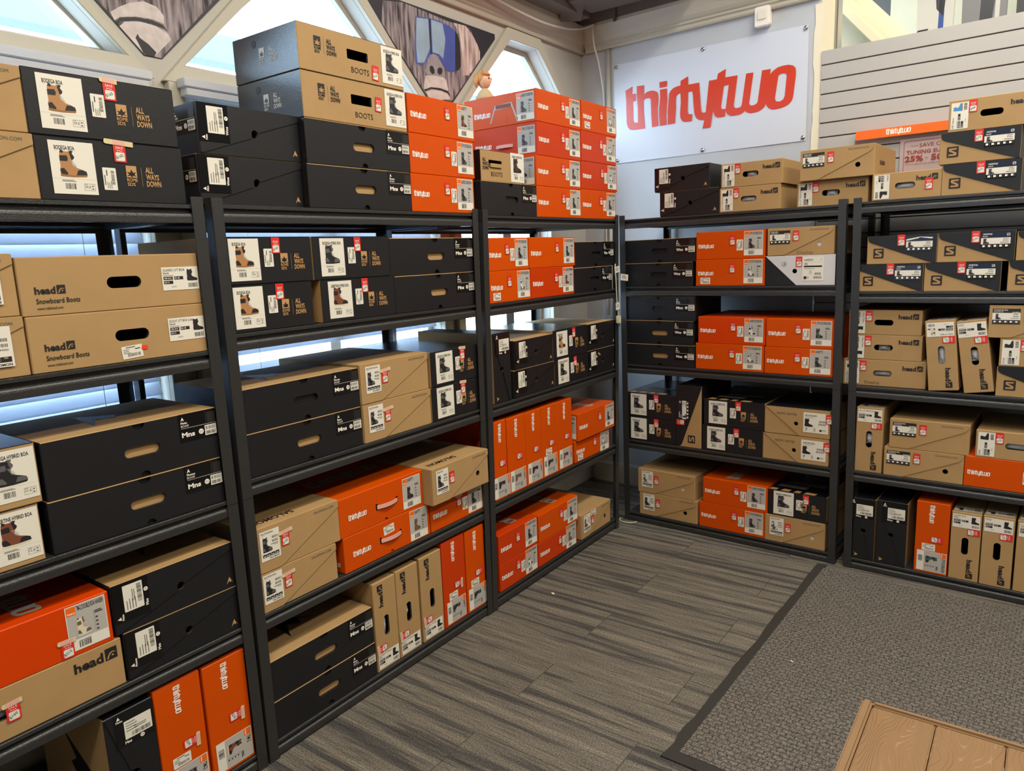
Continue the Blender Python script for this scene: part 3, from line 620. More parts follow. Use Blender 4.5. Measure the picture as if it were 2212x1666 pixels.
        if o.get('top'): link('logo_print', logo_print(.30, 'label_grey'), root, (.03 if rack in 'CA' else -.03,D*.46,H+.0006), (R(-90),0,R(-90 if rack in 'ABC' else 90)))
        if key == 'A2o': link('logo_print', logo_print(.30, 'label_grey'), root, (.03,D*.45,H+.0006), (R(-90),0,R(-90)))
        if o.get('side'):
            sd = o['side']; P_ = lambda me, x, y, l=1: link(me.name.split('.')[0], me, root, (-W/2-.0004-.0008*l, D-x, y), (0,0,R(-90)))
            P_(orange_label(t, c), D-.062, H*.5)
            if sd != 3:
                P_(logo_print(.1, 'white_print'), .11, H*.42)
                sm = Sheet()
                if sd == 2:     # torn carrying hole with its flap folded in
                    sm.poly([(-.05,.03),(.05,.034),(.083,-.045),(.078,-.058),(.05,.012),(-.052,.008),(-.076,-.05),(-.084,-.05)], 'label_grey', 0); sm.rect(-.046,.012,.046,.03,'boot_brown',1); sm.poly([(-.022,-.052),(.022,-.052),(.02,-.022),(.012,-.016),(-.012,-.016),(-.02,-.022)], front, 1)
                    P_(sm.mesh('torn_handle_hole'), D-.19, H*.48)
                else: P_(strap_mesh(.1), D-.19, H*.38)
    if k == 'th':
        put(logo_print(.088, 'white_print'), .085, .44*Hd); put(orange_label(t, c), Wd-.066, .5*Hd)
        put(strap_mesh(.106), .235, .065, 0, 0, 'strap_handle')
        if o.get('stk'): put(price_sticker(), .226, .72*Hd, 4)
        if o.get('tab'): link('logo_print', logo_print(.08, 'white_print'), root, (-W/2-.001,D*.16,.03), (0,0,R(-90)))
        else: link('logo_print', logo_print(.34, 'label_grey'), root, (0,D*.55,H+.0006), (R(-90),0,0))
    if k == 'rk':
        put(white_label(t, c, o.get('sz','9.5')), .083, .52*Hd)
        if tg:
            xs = .202 if Wd > .36 else .198; tob = put(tg, xs, Hd-.027 if not o.get('tw') else Hd-.026, 0, 2)
            if o.get('tape'): link('masking_tape', tape_piece(.075 if o.get('tw') else .044), tob, (0,-.0011,.024), (0,R(4),0))
        put(price_sticker(), .169 if Wd > .3 else .165, .55*Hd if not o.get('tw') else .38*Hd, 90, 1)
        put(rome_print('tan_print','black_card',True), min(.213, Wd-.125), .28*Hd)
        if o.get('top'):
            me = rome_top(); link('logo_print', me, root, (0,.02,H+.0006), (R(-90),0,0))
    if k == 'rb':
        put(white_label(t, c, o.get('sz','8')), Wd-.056, .53*Hd)
        if not o.get('short') and not o.get('noslot'): put(rome_print('ink','kraft_print',True), .066, .42*Hd)
        elif o.get('short'): put(rome_print('ink','kraft_print',False), -.05+.01, .36*Hd)
        if not o.get('noslot'): put(word_print('BOOTS', .019, .082, 'ink', -.004), Wd-.255, .17*Hd)
        if tg: put(tg, Wd-.143, .27*Hd if not o.get('salehi') else .55*Hd, -4, 2)
        if o.get('flapup'):
            b = MB(); b.box((-.04,-.006,-.012),(.04,.002,.004),'kraft'); put(b.mesh('slot_flap'), Wd-.222, .55*Hd, 0, 0)
        if not o.get('noslot') and not o.get('short'):
            link('logo_print', rome_print('label_grey','black_card',True), root, (-W/2-.0006,.20,.3*H), (0,0,R(-90)))
            s = Sheet(); s.disc(0,0,.0125,'ink'); link('finger_hole', s.mesh('finger_hole'), root, (-W/2-.0007,.225,.78*H), (0,0,R(-90)))
    if k == 'bh':
        put(black_label(t, o.get('g','Mns'), o['s']), Wd-.0605, Hd-.0425)
        if o.get('top') or (rack in 'AB' and key[1] in '321'): link('logo_print', mountain(.16, 'black_card'), root, (-.02,D*.5,H+.0006), (R(-90),0,R(20)))
    if k == 'bf':
        put(black_strip(t, o['g'], o['s']), .051, Hd-.0555, 90, 1)
        put(mountain(.022, 'tan_print'), Wd-.022, .17*Hd, 0, 0, None, 0)
        if o.get('side'): link('product_label', black_label(t, o['g'], o['s']), root, (-W/2-.0008,.066,H-.0425), (0,0,R(-90)))
        if o.get('torn'):
            s = Sheet(); s.poly([(-.018,.004),(-.004,.008),(.016,-.006),(.01,-.012),(-.006,-.003)],'tan_print'); put(s.mesh('torn_patch'), .12, .8*Hd)
        if kind == 'bf' and key in ('A2f1',): link('logo_print', mountain(.16, 'black_card'), root, (.03,D*.5,H+.0006), (R(-90),0,R(20)))
        if vert: link('logo_print', mountain(.16, 'black_card'), root, (-W/2-.0006,D*.45,H*.45), (0,R(90),R(-90)))
    if k == 'sk':
        xl = .063+o.get('shift',0)*0
        if not o.get('nolab') and not o.get('rlab'): put(tall_label(t, c), xl, .585*Hd)
        if o.get('rlab'):
            s = Sheet(); s.rect(-.055,-.048,.055,.048,'label_white'); s.text(t, -.002, .034, .008, 'ink', 1, None, .02)
            for q in range(2): s.bars(.014, .012-.013*q, .046, .02-.013*q, 'ink', 1, 18, q)
            s.text('L47109900', .002, -.01, .0045, 'ink', 1, .044, .01); s.rect(-.05,-.037,.05,-.024,'ink',1); s.text('US', .008, -.029, .004, 'white_print', 2); s.text(o['us'], .007, -.0355, .0048, 'white_print', 2, None, .02); s.rect(.026,-.036,.0265,-.025,'label_grey',2); s.text('CN', .034, -.029, .004, 'white_print', 2); s.text('SALOMON', .004, -.0455, .0058, 'ink', 1, .046, .03)
            put(s.mesh('product_label'), Wd-.087, .53*Hd)
        put(word_print('SALOMON.COM', .0078, .085, 'grey_ink', .0), Wd-.11, Hd-.019)
        if tg:
            tob = put(tg, .122, .60*Hd, 0, 2)
            if o.get('tape'): link('masking_tape', tape_piece(.055), tob, (.002,-.0011,.024), (0,R(-5),0))
        if o.get('stk'): put(price_sticker(), .135, .86*Hd)
        if o.get('top'): link('printed_word', word_print('SALOMON', .026, .17, 'ink', .03), root, (.02 if rack != 'D' else -.1,.06 if rack != 'D' else .2,H+.0006), (R(-90),0,R(180 if rack != 'D' else 50)))
    if k == 'sl':
        put(wide_label(t, c), .063, .66*Hd); put(word_print('SALOMON.COM', .0078, .088, 'grey_ink', 0), Wd-.115, Hd-.0185)
        if tg: put(tg, .141, .70*Hd, 0, 2)
        if o.get('disp'): put(scrawl('Display', .075), .15, .045*Hd, 0, 0, None, .0)
        if key == 'D5s': link('printed_word', word_print('SALOMON', .02, .1, 'ink', .03), root, (W/2+.0006,.1,H*.38), (0,0,R(90)))
    if k == 'sj':
        put(s_logo(.044), .05, .385*Hd, 0, 1, None, 0); put(navy_label(t, c, key == 'E4j1'), min(.217, Wd-.06), .68*Hd)
        if tg: put(tg, .144, .82*Hd, 0, 2)
    if k == 'hd':
        lr = o.get('lr', 0 if vert else 90)
        xl = .041 if lr in (90,-90) and not vert else .041
        if not o.get('nolab'): put(head_label(t, o.get('t2',''), o.get('c','black')), xl, Hd*.5, 0, 1, None, None, lr if not (not vert) else lr)
        if tg:
            tob = put(tg, (.089 if not o.get('saleright') else .232) if not o.get('nolab') else Wd-.475+.06+.09, .76*Hd if not o.get('saleright') else .5*Hd, 0, 2)
            if key == 'A2h': tob.location = (T(.20,.5*Hd)[0], -.003, .5*Hd)
            if o.get('tape'): link('masking_tape', tape_piece(.045), tob, (0,-.0011,.022), (0,R(-3),0))
        lw = .0155 if not vert else .0165
        if key == 'A2h': lw = .02
        put(head_logo(lw, False), Wd-.012-lw*5.6, .655*Hd if not vert else .60*Hd)
        if o.get('disp'): put(scrawl('Display', .066), .10, .09*Hd)
        if o.get('tissue') or o.get('boots'):
            bl = link('tissue_paper' if o.get('tissue') else 'boot_inside', blob(W, .1 if o.get('tissue') else .05, .034, 'tissue', len(key)+ord(key[-1]), 'tissue_paper'), root, (T(xs,ys)[0],.006,T(xs,ys)[1]), (0,R(-ang),0))
        if vert and rack == 'B': link('logo_print', head_logo(.03, False), root, (.02,.06,H+.0006), (R(-90),0,R(90)))
        if vert and rack == 'E': link('product_label', head_label(t, o.get('t2',''), o.get('c','black')), root, (0,.055,H+.0006), (R(-90),0,R(180)))
    if k == 'hl':
        put(head_logo(.0128, True), .033, .0535); put(head_label(t, o['t2'], 'black'), Wd-.057, .52*Hd)
        if o.get('stk'):
            put(price_sticker(), .245, .026, 4); s = Sheet(); s.poly([(-.009,-.005),(.007,-.006),(.0095,.002),(.008,.006),(-.008,.005)],'hot_red'); put(s.mesh('red_sticker'), .279, .034, 0, 2)
    if k == 'rl':
        s = Sheet(); s.holed([circle(0,0,.0125,26), circle(0,0,.0112,26)[::-1]], 'ink', 0); s.text('R', .0045, -.0052, .0105, 'ink', 0, -.009, .01); put(s.mesh('logo_print'), .096, .107)
        put(tg, .169, .79*Hd, 0, 2); put(lasso_label(t), .236, .55*Hd)
    if k == 'bb':
        put(word_print('BOOTS / BOTTES', .0095, .1, 'grey_ink', .02), .066, .74*Hd); put(number_label(t), .261, .53*Hd); put(tg, .325, .7*Hd, 0, 2)
    return root
@cached
def strap_mesh(w):
    b = MB(); n = 10; vs = []
    for i in range(n+1):
        x = -w/2+w*i/n; y = -.001-.010*math.sin(math.pi*i/n)
        vs += [(x,y,-.0075),(x,y,.0075),(x,y-.0018,.0075),(x,y-.0018,-.0075)]
    fs = [(4*i+k, 4*i+(k+1)%4, 4*i+4+(k+1)%4, 4*i+4+k) for i in range(n) for k in range(4)]+[(0,1,2,3),(4*n+3,4*n+2,4*n+1,4*n)]
    b.add(vs, fs, 'strap', False); return b.mesh('strap_handle')
@cached
def rome_top():
    s = Sheet(); x = -.15
    for w in (.05,.055,.04,.07): s.poly([(x,-.012),(x+w*.8,-.012),(x+w*.9,.02),(x+.01,.024)],'tan_print',0); x += w+.012
    s.poly([(-.13,.06),(.02,.06),(.03,.11),(-.12,.11)],'grey_ink',0); s.poly([(-.1,.13),(.1,.13),(.11,.2),(.0,.165),(-.09,.2)],'grey_ink',0)
    return s.mesh('logo_print')
BOXES = [
('A1o2','ttv',1.0611,1.2059,0.0604,0.4368,-0.012,0.43,{'t': 'TM-2', 'c': 'brown', 'p': '$230', 'tape': 1},'upright orange box next to the post, bottom shelf of the left-edge rack'),
('A1f','bfv',0.7706,0.9061,0.0604,0.4329,-0.012,0.45,{'t': 'Moto', 'g': 'Mns', 's': '13'},'upright black flap box, bottom shelf of the left-edge rack'),
('A1o1','ttv',0.9091,1.0524,0.0604,0.4417,-0.012,0.43,{'t': 'TM-2', 'c': 'dark', 'p': '$245', 'tape': 1, 'stk': 1},'upright orange box beside black box, bottom shelf of the left-edge rack'),
('A2f2','bf',0.8535,1.2074,0.5094,0.6492,-0.012,0.45,{'t': 'Photon', 'g': 'Mns', 's': '11'},'lower black flap box, fourth shelf of the left-edge rack'),
('A2h','hd',0.3767,0.8467,0.5094,0.6448,-0.012,0.42,{'p': '$160', 'tape': 1, 'tissue': 1, 'nolab': 1},'kraft box with handle slot under red-orange box, fourth shelf of the left-edge rack'),
('A2o','tt',0.4311,0.8311,0.6454,0.7873,-0.012,0.43,{'t': 'TM-2 DOUBLE BOA HANSEN', 'c': 'cream', 'p': '$215', 'tape': 1, 'm': 'flame', 'notw': 1, 'salelow': 1},'red-orange box with white boot label, fourth shelf of the left-edge rack'),
('A2f1','bf',0.8365,1.2074,0.6498,0.7941,-0.012,0.45,{'t': 'Moto', 'g': 'Mns', 's': '11'},'upper black flap box, fourth shelf of the left-edge rack'),
('A3b2','bh',0.7202,1.2027,0.9274,1.0665,-0.012,0.35,{'t': 'Photon', 's': '11'},'lower long black box with handle slot, third shelf of the left-edge rack'),
('A3r2','rb',0.2304,0.7004,0.9274,1.0739,-0.012,0.34,{'t': 'LIBERTINE HYBRID BOA', 'c': 'brown', 'sz': '11.5', 'noslot': 1},'lower kraft box with brown boot label, third shelf of the left-edge rack'),
('A3b1','bh',0.7243,1.2028,1.0671,1.2201,-0.012,0.35,{'t': 'Moto', 's': '11'},'upper long black box with handle slot, third shelf of the left-edge rack'),
('A3r1','rb',0.2432,0.7132,1.0745,1.2268,-0.012,0.34,{'t': 'BODEGA HYBRID BOA', 'c': 'dark', 'sz': '11.5', 'noslot': 1},'upper kraft box with brown boot label, third shelf of the left-edge rack'),
('A4s2','sk',0.3644,0.7317,1.3894,1.5335,-0.012,0.46,{'t': 'BOA', 'rlab': 1, 'us': '11'},'lower kraft box with white label strip, second shelf of the left-edge rack'),
('A4h2','hl',0.7362,1.2004,1.3894,1.5291,-0.012,0.35,{'t': 'SCOUT LYT BOA Coiler', 't2': 'black', 'stk': 1},'lower long kraft box with red sticker, second shelf of the left-edge rack'),
('A4h1','hl',0.7327,1.1989,1.5297,1.6724,-0.012,0.35,{'t': 'CLASSIC LYT BOA', 't2': 'black'},'upper long kraft box with Snowboard Boots print, second shelf of the left-edge rack'),
('A4s1','sk',0.3582,0.7282,1.5341,1.6817,-0.012,0.46,{'t': 'BOA', 'rlab': 1, 'us': '10.5'},'upper kraft box with white label strip, second shelf of the left-edge rack'),
('A5s2','sk',0.4300,0.8122,1.8084,1.9614,-0.012,0.46,{'nolab': 1},'lower kraft box cut by the photo edge, top of the left-edge rack'),
('A5r2','rk',0.8132,1.1884,1.8084,1.9614,-0.012,0.46,{'t': 'BODEGA BOA', 'p': '$165', 'tape': 1, 'sz': '10.5', 'tw': 1},'lower black box with tan boot label, top of the left-edge rack'),
('A5s1','sk',0.4300,0.8057,1.9620,2.1124,-0.012,0.46,{'nolab': 1},'upper kraft box cut by the photo edge, top of the left-edge rack'),
('A5r1','rk',0.8070,1.1825,1.9620,2.1150,-0.012,0.46,{'t': 'BODEGA BOA', 'p': '$165', 'tape': 1, 'sz': '10.5'},'upper black box with tan boot label, top of the left-edge rack'),
('B1b2','bh',1.2750,1.7522,0.0604,0.1947,-0.012,0.35,{'t': 'Moto', 's': '10'},'lower long black slotted box, bottom shelf of the second rack'),
('B1h1','hv',1.7588,1.8785,0.0604,0.4230,-0.012,0.42,{'t': 'CLASSIC LYT BOA', 't2': 'grey', 'p': '$150', 'tape': 1, 'tissue': 1},'first upright kraft box beside black boxes, bottom shelf of the second rack'),
('B1o2','ttv',2.3098,2.4418,0.0604,0.4433,-0.012,0.43,{'t': 'STW', 'c': 'dark', 'p': '$190', 'stk': 1},'upright orange box by the post, bottom shelf of the second rack'),
('B1h2','hv',1.8818,2.0057,0.0604,0.4265,-0.012,0.42,{'t': 'SCOUT LYT BOA Coiler', 't2': 'black', 'p': '$160', 'tape': 1, 'boots': 1},'middle upright kraft box of three, bottom shelf of the second rack'),
('B1o1','ttv',2.1543,2.3019,0.0604,0.4460,-0.012,0.43,{'t': 'SHIFTY', 'c': 'dark', 'p': '$180', 'm': 'red', 'tape': 1, 'stk': 1},'upright red-orange box, bottom shelf of the second rack'),
('B1h3','hv',2.0178,2.1486,0.0604,0.4295,-0.012,0.42,{'t': 'CLASSIC LYT BOA', 't2': 'black', 'p': '$150', 'tape': 1},'upright kraft box beside red-orange box, bottom shelf of the second rack'),
('B1b1','bh',1.2750,1.7493,0.1953,0.3405,-0.012,0.35,{'t': 'Photon', 's': '10'},'upper long black slotted box, bottom shelf of the second rack'),
('B2o3','tt',2.1034,2.4554,0.5134,0.6465,-0.012,0.43,{'t': 'STW DOUBLE BOA', 'c': 'dark', 'p': '$190', 'tape': 1},'orange box under jutting kraft box, fourth shelf of the second rack'),
('B2o2','th',1.6397,2.0965,0.5134,0.6498,-0.012,0.4,{'t': 'SHIFTY', 'c': 'olive', 'stk': 1, 'tab': 1},'lower orange box with strap handle, fourth shelf of the second rack'),
('B2s2','sk',1.2718,1.6048,0.5134,0.6480,-0.012,0.46,{'t': 'FACTION BOA', 'p': '$180', 'tape': 1, 'shift': 0.05},'lower kraft flap box by the post, fourth shelf of the second rack'),
('B2s1','sk',1.2756,1.6306,0.6486,0.8016,-0.012,0.46,{'t': 'FACTION BOA', 'p': '$180', 'tape': 1, 'shift': 0.05, 'top': 1},'upper kraft flap box by the post, fourth shelf of the second rack'),
('B2o1','th',1.6313,2.0679,0.6504,0.7965,-0.012,0.4,{'t': 'SHIFTY', 'c': 'plum'},'upper orange box with strap handle, fourth shelf of the second rack'),
('B2s3','sk',2.0689,2.4399,0.6471,0.8001,0.035,0.46,{'t': 'TITAN BOA', 'p': '$175', 'hole': 1, 'top': 1},'kraft box jutting past the post, fourth shelf of the second rack'),
('B3r2','rk',2.1535,2.4659,0.9704,1.1128,-0.012,0.46,{'t': 'BODEGA HYBRID BOA', 'c': 'dark', 'p': '$165', 'tape': 1},'lower black dark-boot box, third shelf of the second rack'),
('B3s2','sk',1.7778,2.1453,0.9704,1.1147,-0.012,0.46,{'t': 'FACTION BOA', 'p': '$180', 'tape': 1},'lower kraft flap box, taped tag, third shelf of the second rack'),
('B3b2','bh',1.2750,1.7720,0.9704,1.1126,-0.012,0.35,{'t': 'Moto', 's': '10'},'lower long black slotted box, third shelf of the second rack'),
('B3b1','bh',1.2750,1.7725,1.1132,1.2552,-0.012,0.35,{'t': 'Photon', 's': '10', 'dark': 1},'upper long black slotted box, third shelf of the second rack'),
('B3r1','rk',2.1585,2.4632,1.1134,1.2584,-0.012,0.46,{'t': 'BODEGA HYBRID BOA', 'c': 'dark', 'p': '$165', 'tape': 1},'upper black dark-boot box, third shelf of the second rack'),
('B3s1','sk',1.7768,2.1405,1.1153,1.2642,-0.012,0.46,{'t': 'DIALOGUE DUAL BOA', 'p': '$205', 'tape': 1},'upper kraft flap box, taped tag, third shelf of the second rack'),
('B4b2','bh',1.9884,2.4655,1.4284,1.5697,-0.012,0.35,{'t': 'Moto', 's': '9.5'},'lower long black slotted box, second shelf of the second rack'),
('B4r4','rk',1.6368,1.9867,1.4284,1.5731,-0.012,0.46,{'t': 'LIBERTINE HYBRID BOA', 'c': 'brown', 'p': '$250', 'sz': '9.5'},'lower middle black box with brown boot, second shelf of the second rack'),
('B4r2','rk',1.2716,1.5996,1.4284,1.5735,-0.012,0.46,{'t': 'BODEGA BOA', 'p': '$165', 'sz': '9.5'},'lower black tan-boot box by the post, second shelf of the second rack'),
('B4b1','bh',1.9724,2.4641,1.5703,1.7117,-0.012,0.35,{'t': 'Photon', 's': '9.5'},'upper long black slotted box, second shelf of the second rack'),
('B4r1','rk',1.2722,1.6102,1.5741,1.7185,-0.012,0.46,{'t': 'BODEGA BOA', 'p': '$165', 'sz': '9.5'},'upper black tan-boot box by the post, second shelf of the second rack'),
('B4r3','rk',1.6155,1.9711,1.5737,1.7184,-0.012,0.46,{'t': 'BODEGA HYBRID BOA', 'c': 'dark', 'p': '$165', 'sz': '9.5'},'upper middle black box with dark boot, second shelf of the second rack'),
('B5b2','bh',1.6227,2.1094,1.8114,1.9542,-0.012,0.35,{'t': 'Photon', 's': '9', 'dot': 1},'lower long black box under kraft boxes, top of the second rack'),
('B5o3','tt',2.1104,2.4922,1.8114,1.9540,-0.012,0.43,{'t': 'LASHED DOUBLE BOA', 'c': 'dark', 'p': '$180'},'bottom orange box of three, top of the second rack'),
('B5f2','bf',1.2514,1.6219,1.8114,1.9571,-0.042,0.45,{'t': 'Mint', 'g': 'Wms', 's': '9', 'side': 1},'lower black flap box beside the post, top of the second rack'),
('B5o2','tt',2.1144,2.5039,1.9546,2.1032,-0.012,0.43,{'t': 'STW DOUBLE BOA', 'c': 'dark', 'p': '$190'},'middle orange box of three, top of the second rack'),
('B5b1','bh',1.6273,2.1134,1.9548,2.0994,-0.012,0.35,{'t': 'Moto', 's': '9'},'upper long black box under kraft boxes, top of the second rack'),
('B5f1','bf',1.2653,1.6263,1.9577,2.1035,-0.042,0.45,{'t': 'Felix', 'g': 'Wms', 's': '9', 'side': 1},'upper black flap box beside kraft stack, top of the second rack'),
('B5r2','rb',1.6286,2.1075,2.1000,2.2469,-0.012,0.34,{'t': 'BODEGA HYBRID BOA', 'c': 'dark', 'p': '$165', 'salehi': 1},'second kraft BOOTS box with black ends, top of the second rack'),
('B5o1','tt',2.1165,2.5150,2.1038,2.2464,-0.012,0.43,{'t': 'SHIFTY', 'c': 'brown', 'p': '$180', 'nostk': 1},'top orange box of three, top of the second rack'),
('B5r1','rb',1.6272,2.1037,2.2475,2.3929,-0.012,0.34,{'t': 'BODEGA HYBRID BOA', 'c': 'dark', 'p': '$165'},'topmost kraft BOOTS box with black ends, top of the second rack'),
('C1o4','tt',2.8774,3.2502,0.0634,0.1889,-0.012,0.43,{'t': 'STW DOUBLE BOA', 'c': 'olive', 'p': '$190', 'm': 'red'},'lower red-orange box beside kraft box, bottom shelf of the corner rack'),
('C1o2','tt',2.5504,2.8704,0.0634,0.1957,-0.012,0.43,{'t': 'LASHED DOUBLE BOA', 'c': 'bw', 'p': '$190', 'm': 'red'},'lower red-orange box by the post, bottom shelf of the corner rack'),
('C1s','sk',3.2947,3.6350,0.0634,0.2027,-0.012,0.46,{'t': 'TITAN BOA', 'c': 'olive', 'p': '$175', 'stk': 1, 'hole': 1},'single kraft flap box, bottom shelf of the corner rack'),
('C1o3','tt',2.8861,3.2704,0.1895,0.3338,-0.012,0.43,{'t': 'STW DOUBLE BOA', 'c': 'dark', 'p': '$190', 'top': 1},'upper orange box beside kraft box, bottom shelf of the corner rack'),
('C1o1','tt',2.5500,2.8750,0.1963,0.3421,-0.012,0.43,{'t': 'LASHED DOUBLE BOA', 'c': 'dark', 'p': '$190', 'm': 'red', 'nostk': 1, 'top': 1},'upper red-orange box by the post, bottom shelf of the corner rack'),
('C2o2','tt',3.2543,3.6389,0.5134,0.6324,-0.012,0.43,{'t': "W'S STW DOUBLE BOA", 'c': 'white', 'p': '$190', 'stklow': 1},'lower flat orange box at corner end, fourth shelf of the corner rack'),
('C2v2','ttv',2.6517,2.7983,0.5134,0.8834,-0.012,0.43,{'t': 'SHIFTY', 'c': 'olive', 'p': '$180'},'second upright orange box from the post, fourth shelf of the corner rack'),
('C2v4','ttv',2.9419,3.0807,0.5134,0.8822,-0.012,0.43,{'t': 'SHIFTY', 'c': 'dark', 'p': '$180', 'stk': 1},'fourth upright orange box from the post, fourth shelf of the corner rack'),
('C2v3','ttv',2.8014,2.9388,0.5134,0.8814,-0.012,0.43,{'t': 'SHIFTY', 'c': 'plum', 'p': '$180'},'third upright orange box from the post, fourth shelf of the corner rack'),
('C2v5','ttv',3.0828,3.2310,0.5134,0.8803,-0.012,0.43,{'t': 'SHIFTY', 'c': 'brown', 'p': '$180'},'fifth upright orange box from the post, fourth shelf of the corner rack'),
('C2v1','ttv',2.5466,2.6439,0.5134,0.8863,-0.012,0.43,{'t': 'STW', 'c': 'plum', 'p': '$190'},'first upright orange box by the post, fourth shelf of the corner rack'),
('C2o1','tt',3.2656,3.6741,0.6330,0.7828,0.004,0.43,{'t': 'STW DOUBLE BOA', 'c': 'dark', 'p': '$190', 'nostk': 1, 'side': 3, 'top': 1},'upper flat orange box at corner end, fourth shelf of the corner rack'),
('C3f4','bf',3.4114,3.7250,0.9664,1.1024,-0.012,0.45,{'t': 'Mint', 'g': 'Wms', 's': '8', 'torn': 1},'lower black flap box at corner end, third shelf of the corner rack'),
('C3r2','rk',3.0798,3.4091,0.9664,1.0973,-0.012,0.46,{'t': 'BODEGA HYBRID BOA', 'c': 'dark', 'p': '$165'},'lower black dark-boot box, third shelf of the corner rack'),
('C3f2','bf',2.7233,3.0765,0.9664,1.0978,-0.012,0.45,{'t': 'Mint', 'g': 'Wms', 's': '8'},'lower black flap box next to upright box, third shelf of the corner rack'),
('C3v','bfv',2.5722,2.6985,0.9664,1.2885,-0.012,0.45,{'t': 'Mint', 'g': 'Wms', 's': '8'},'upright black flap box, third shelf of the corner rack'),
('C3r1','rk',3.0718,3.4104,1.0979,1.2494,-0.012,0.46,{'t': 'BODEGA BOA', 'p': '$165'},'upper black tan-boot box, third shelf of the corner rack'),
('C3f1','bf',2.7373,3.0688,1.0984,1.2372,-0.012,0.45,{'t': 'Felix', 'g': 'Wms', 's': '8'},'upper black flap box next to upright box, third shelf of the corner rack'),
('C3f3','bf',3.4149,3.7300,1.1030,1.2475,-0.012,0.45,{'t': 'Felix', 'g': 'Wms', 's': '8'},'upper black flap box at corner end, third shelf of the corner rack'),
('C4o2','tt',2.5662,2.8912,1.4224,1.5639,-0.012,0.43,{'t': "W'S STW DOUBLE BOA", 'c': 'white', 'p': '$190', 'stklow': 1},'lower orange box by the post, second shelf of the corner rack'),
('C4o4','tt',2.8961,3.2889,1.4224,1.5654,-0.012,0.43,{'t': 'LASHED PREMIUM', 'c': 'brown', 'p': '$180', 'm': 'red'},'lower middle red-orange box, second shelf of the corner rack'),
('C4b2','bh',3.2927,3.7052,1.4224,1.5525,-0.012,0.35,{'t': 'Felix', 'g': 'Wms', 's': '8', 'dark': 1},'lower black slotted box, second shelf of the corner rack'),
('C4b1','bh',3.3047,3.7263,1.5531,1.6875,-0.012,0.35,{'t': 'Mint', 'g': 'Wms', 's': '8', 'dark': 1},'upper black slotted box, second shelf of the corner rack'),
('C4o3','tt',2.8876,3.3033,1.5660,1.7117,-0.012,0.43,{'t': 'LASHED DOUBLE BOA', 'c': 'dark', 'p': '$190', 'nostk': 1},'upper middle orange box, second shelf of the corner rack'),
('C4o1','tt',2.5640,2.8820,1.5645,1.7104,-0.012,0.43,{'t': 'STW DOUBLE BOA', 'c': 'dark', 'p': '$190'},'upper orange box by the post, second shelf of the corner rack'),
('C5o4','tt',2.9679,3.3800,1.8064,1.9515,-0.012,0.43,{'t': 'SHIFTY', 'c': 'dark', 'p': '$180'},'bottom orange box beside black box, top of the corner rack'),
('C5b','bh',2.5426,2.9669,1.8064,1.9524,-0.012,0.35,{'t': 'Moto', 's': '8', 'dark': 1},'long black slotted box, top of the corner rack'),
('C5p4','tt',3.3833,3.7640,1.8064,1.9554,-0.012,0.43,{'t': 'LASHED DOUBLE BOA', 'c': 'dark', 'p': '$190'},'bottom orange box at corner end, top of the corner rack'),
('C5r','rb',2.5577,2.8827,1.9530,2.0831,-0.02,0.34,{'t': 'BODEGA HYBRID BOA', 'c': 'plum', 'short': 1, 'flapup': 1},'kraft BOOTS box on black box, top of the corner rack'),
('C5o3','tt',2.9733,3.3823,1.9521,2.0932,-0.012,0.43,{'t': 'STW DOUBLE BOA', 'c': 'green', 'p': '$190', 'side': 3},'third orange box beside kraft BOOTS box, top of the corner rack'),
('C5p3','tt',3.3893,3.7804,1.9560,2.0979,-0.012,0.43,{'t': 'LASHED DOUBLE BOA', 'c': 'bw', 'p': '$190', 'm': 'red'},'third orange box at corner end, top of the corner rack'),
('C5o2','tt',2.9881,3.3883,2.0938,2.2468,-0.012,0.43,{'t': 'TM-2 DOUBLE BOA', 'c': 'dark', 'p': '$200', 'm': 'red', 'side': 1},'second orange box, handle side showing, top of the corner rack'),
('C5p2','tt',3.3956,3.7735,2.0985,2.2506,-0.012,0.43,{'t': 'LASHED', 'c': 'white', 'p': '$170', 'm': 'red'},'second orange box at corner end, top of the corner rack'),
('C5o1','tt',2.9890,3.3946,2.2474,2.3943,-0.012,0.43,{'t': 'LASHED DOUBLE BOA', 'c': 'dark', 'p': '$190', 'side': 2},'topmost orange box, torn handle side, top of the corner rack'),
('C5p1','tt',3.4052,3.7823,2.2512,2.3999,-0.012,0.43,{'t': "W'S STW DOUBLE BOA", 'c': 'white', 'p': '$190', 'stklow': 1},'topmost orange box at corner end, top of the corner rack'),
('D1s2','sk',-1.9049,-1.5349,0.0554,0.1944,-0.012,0.46,{'t': 'FACTION BOA', 'p': '$180', 'hole': 1, 'r': 1},'lower kraft flap box, bottom shelf of the banner rack'),
('D1s3','sk',-1.1419,-0.8319,0.0554,0.2031,-0.012,0.46,{'t': 'DIALOGUE BOA', 'c': 'grey', 'p': '$185', 'hole': 2, 'r': 1},'kraft flap box under black box, bottom shelf of the banner rack'),
('D1o2','tt',-1.5220,-1.1437,0.0554,0.2027,-0.012,0.43,{'t': 'STW DOUBLE BOA', 'c': 'dark', 'p': '$199'},'lower orange box, bottom shelf of the banner rack'),
('D1s1','sk',-1.9144,-1.5499,0.1950,0.3397,-0.012,0.46,{'t': 'DIALOGUE BOA', 'c': 'grey', 'p': '$185', 'hole': 2, 'r': 1, 'top': 1},'upper kraft flap box, bottom shelf of the banner rack'),
('D1r','rk',-1.1293,-0.8293,0.2037,0.3426,-0.012,0.46,{'t': 'BODEGA HYBRID BOA', 'c': 'dark', 'p': '$165', 'top': 1},'black dark-boot box on kraft box, bottom shelf of the banner rack'),
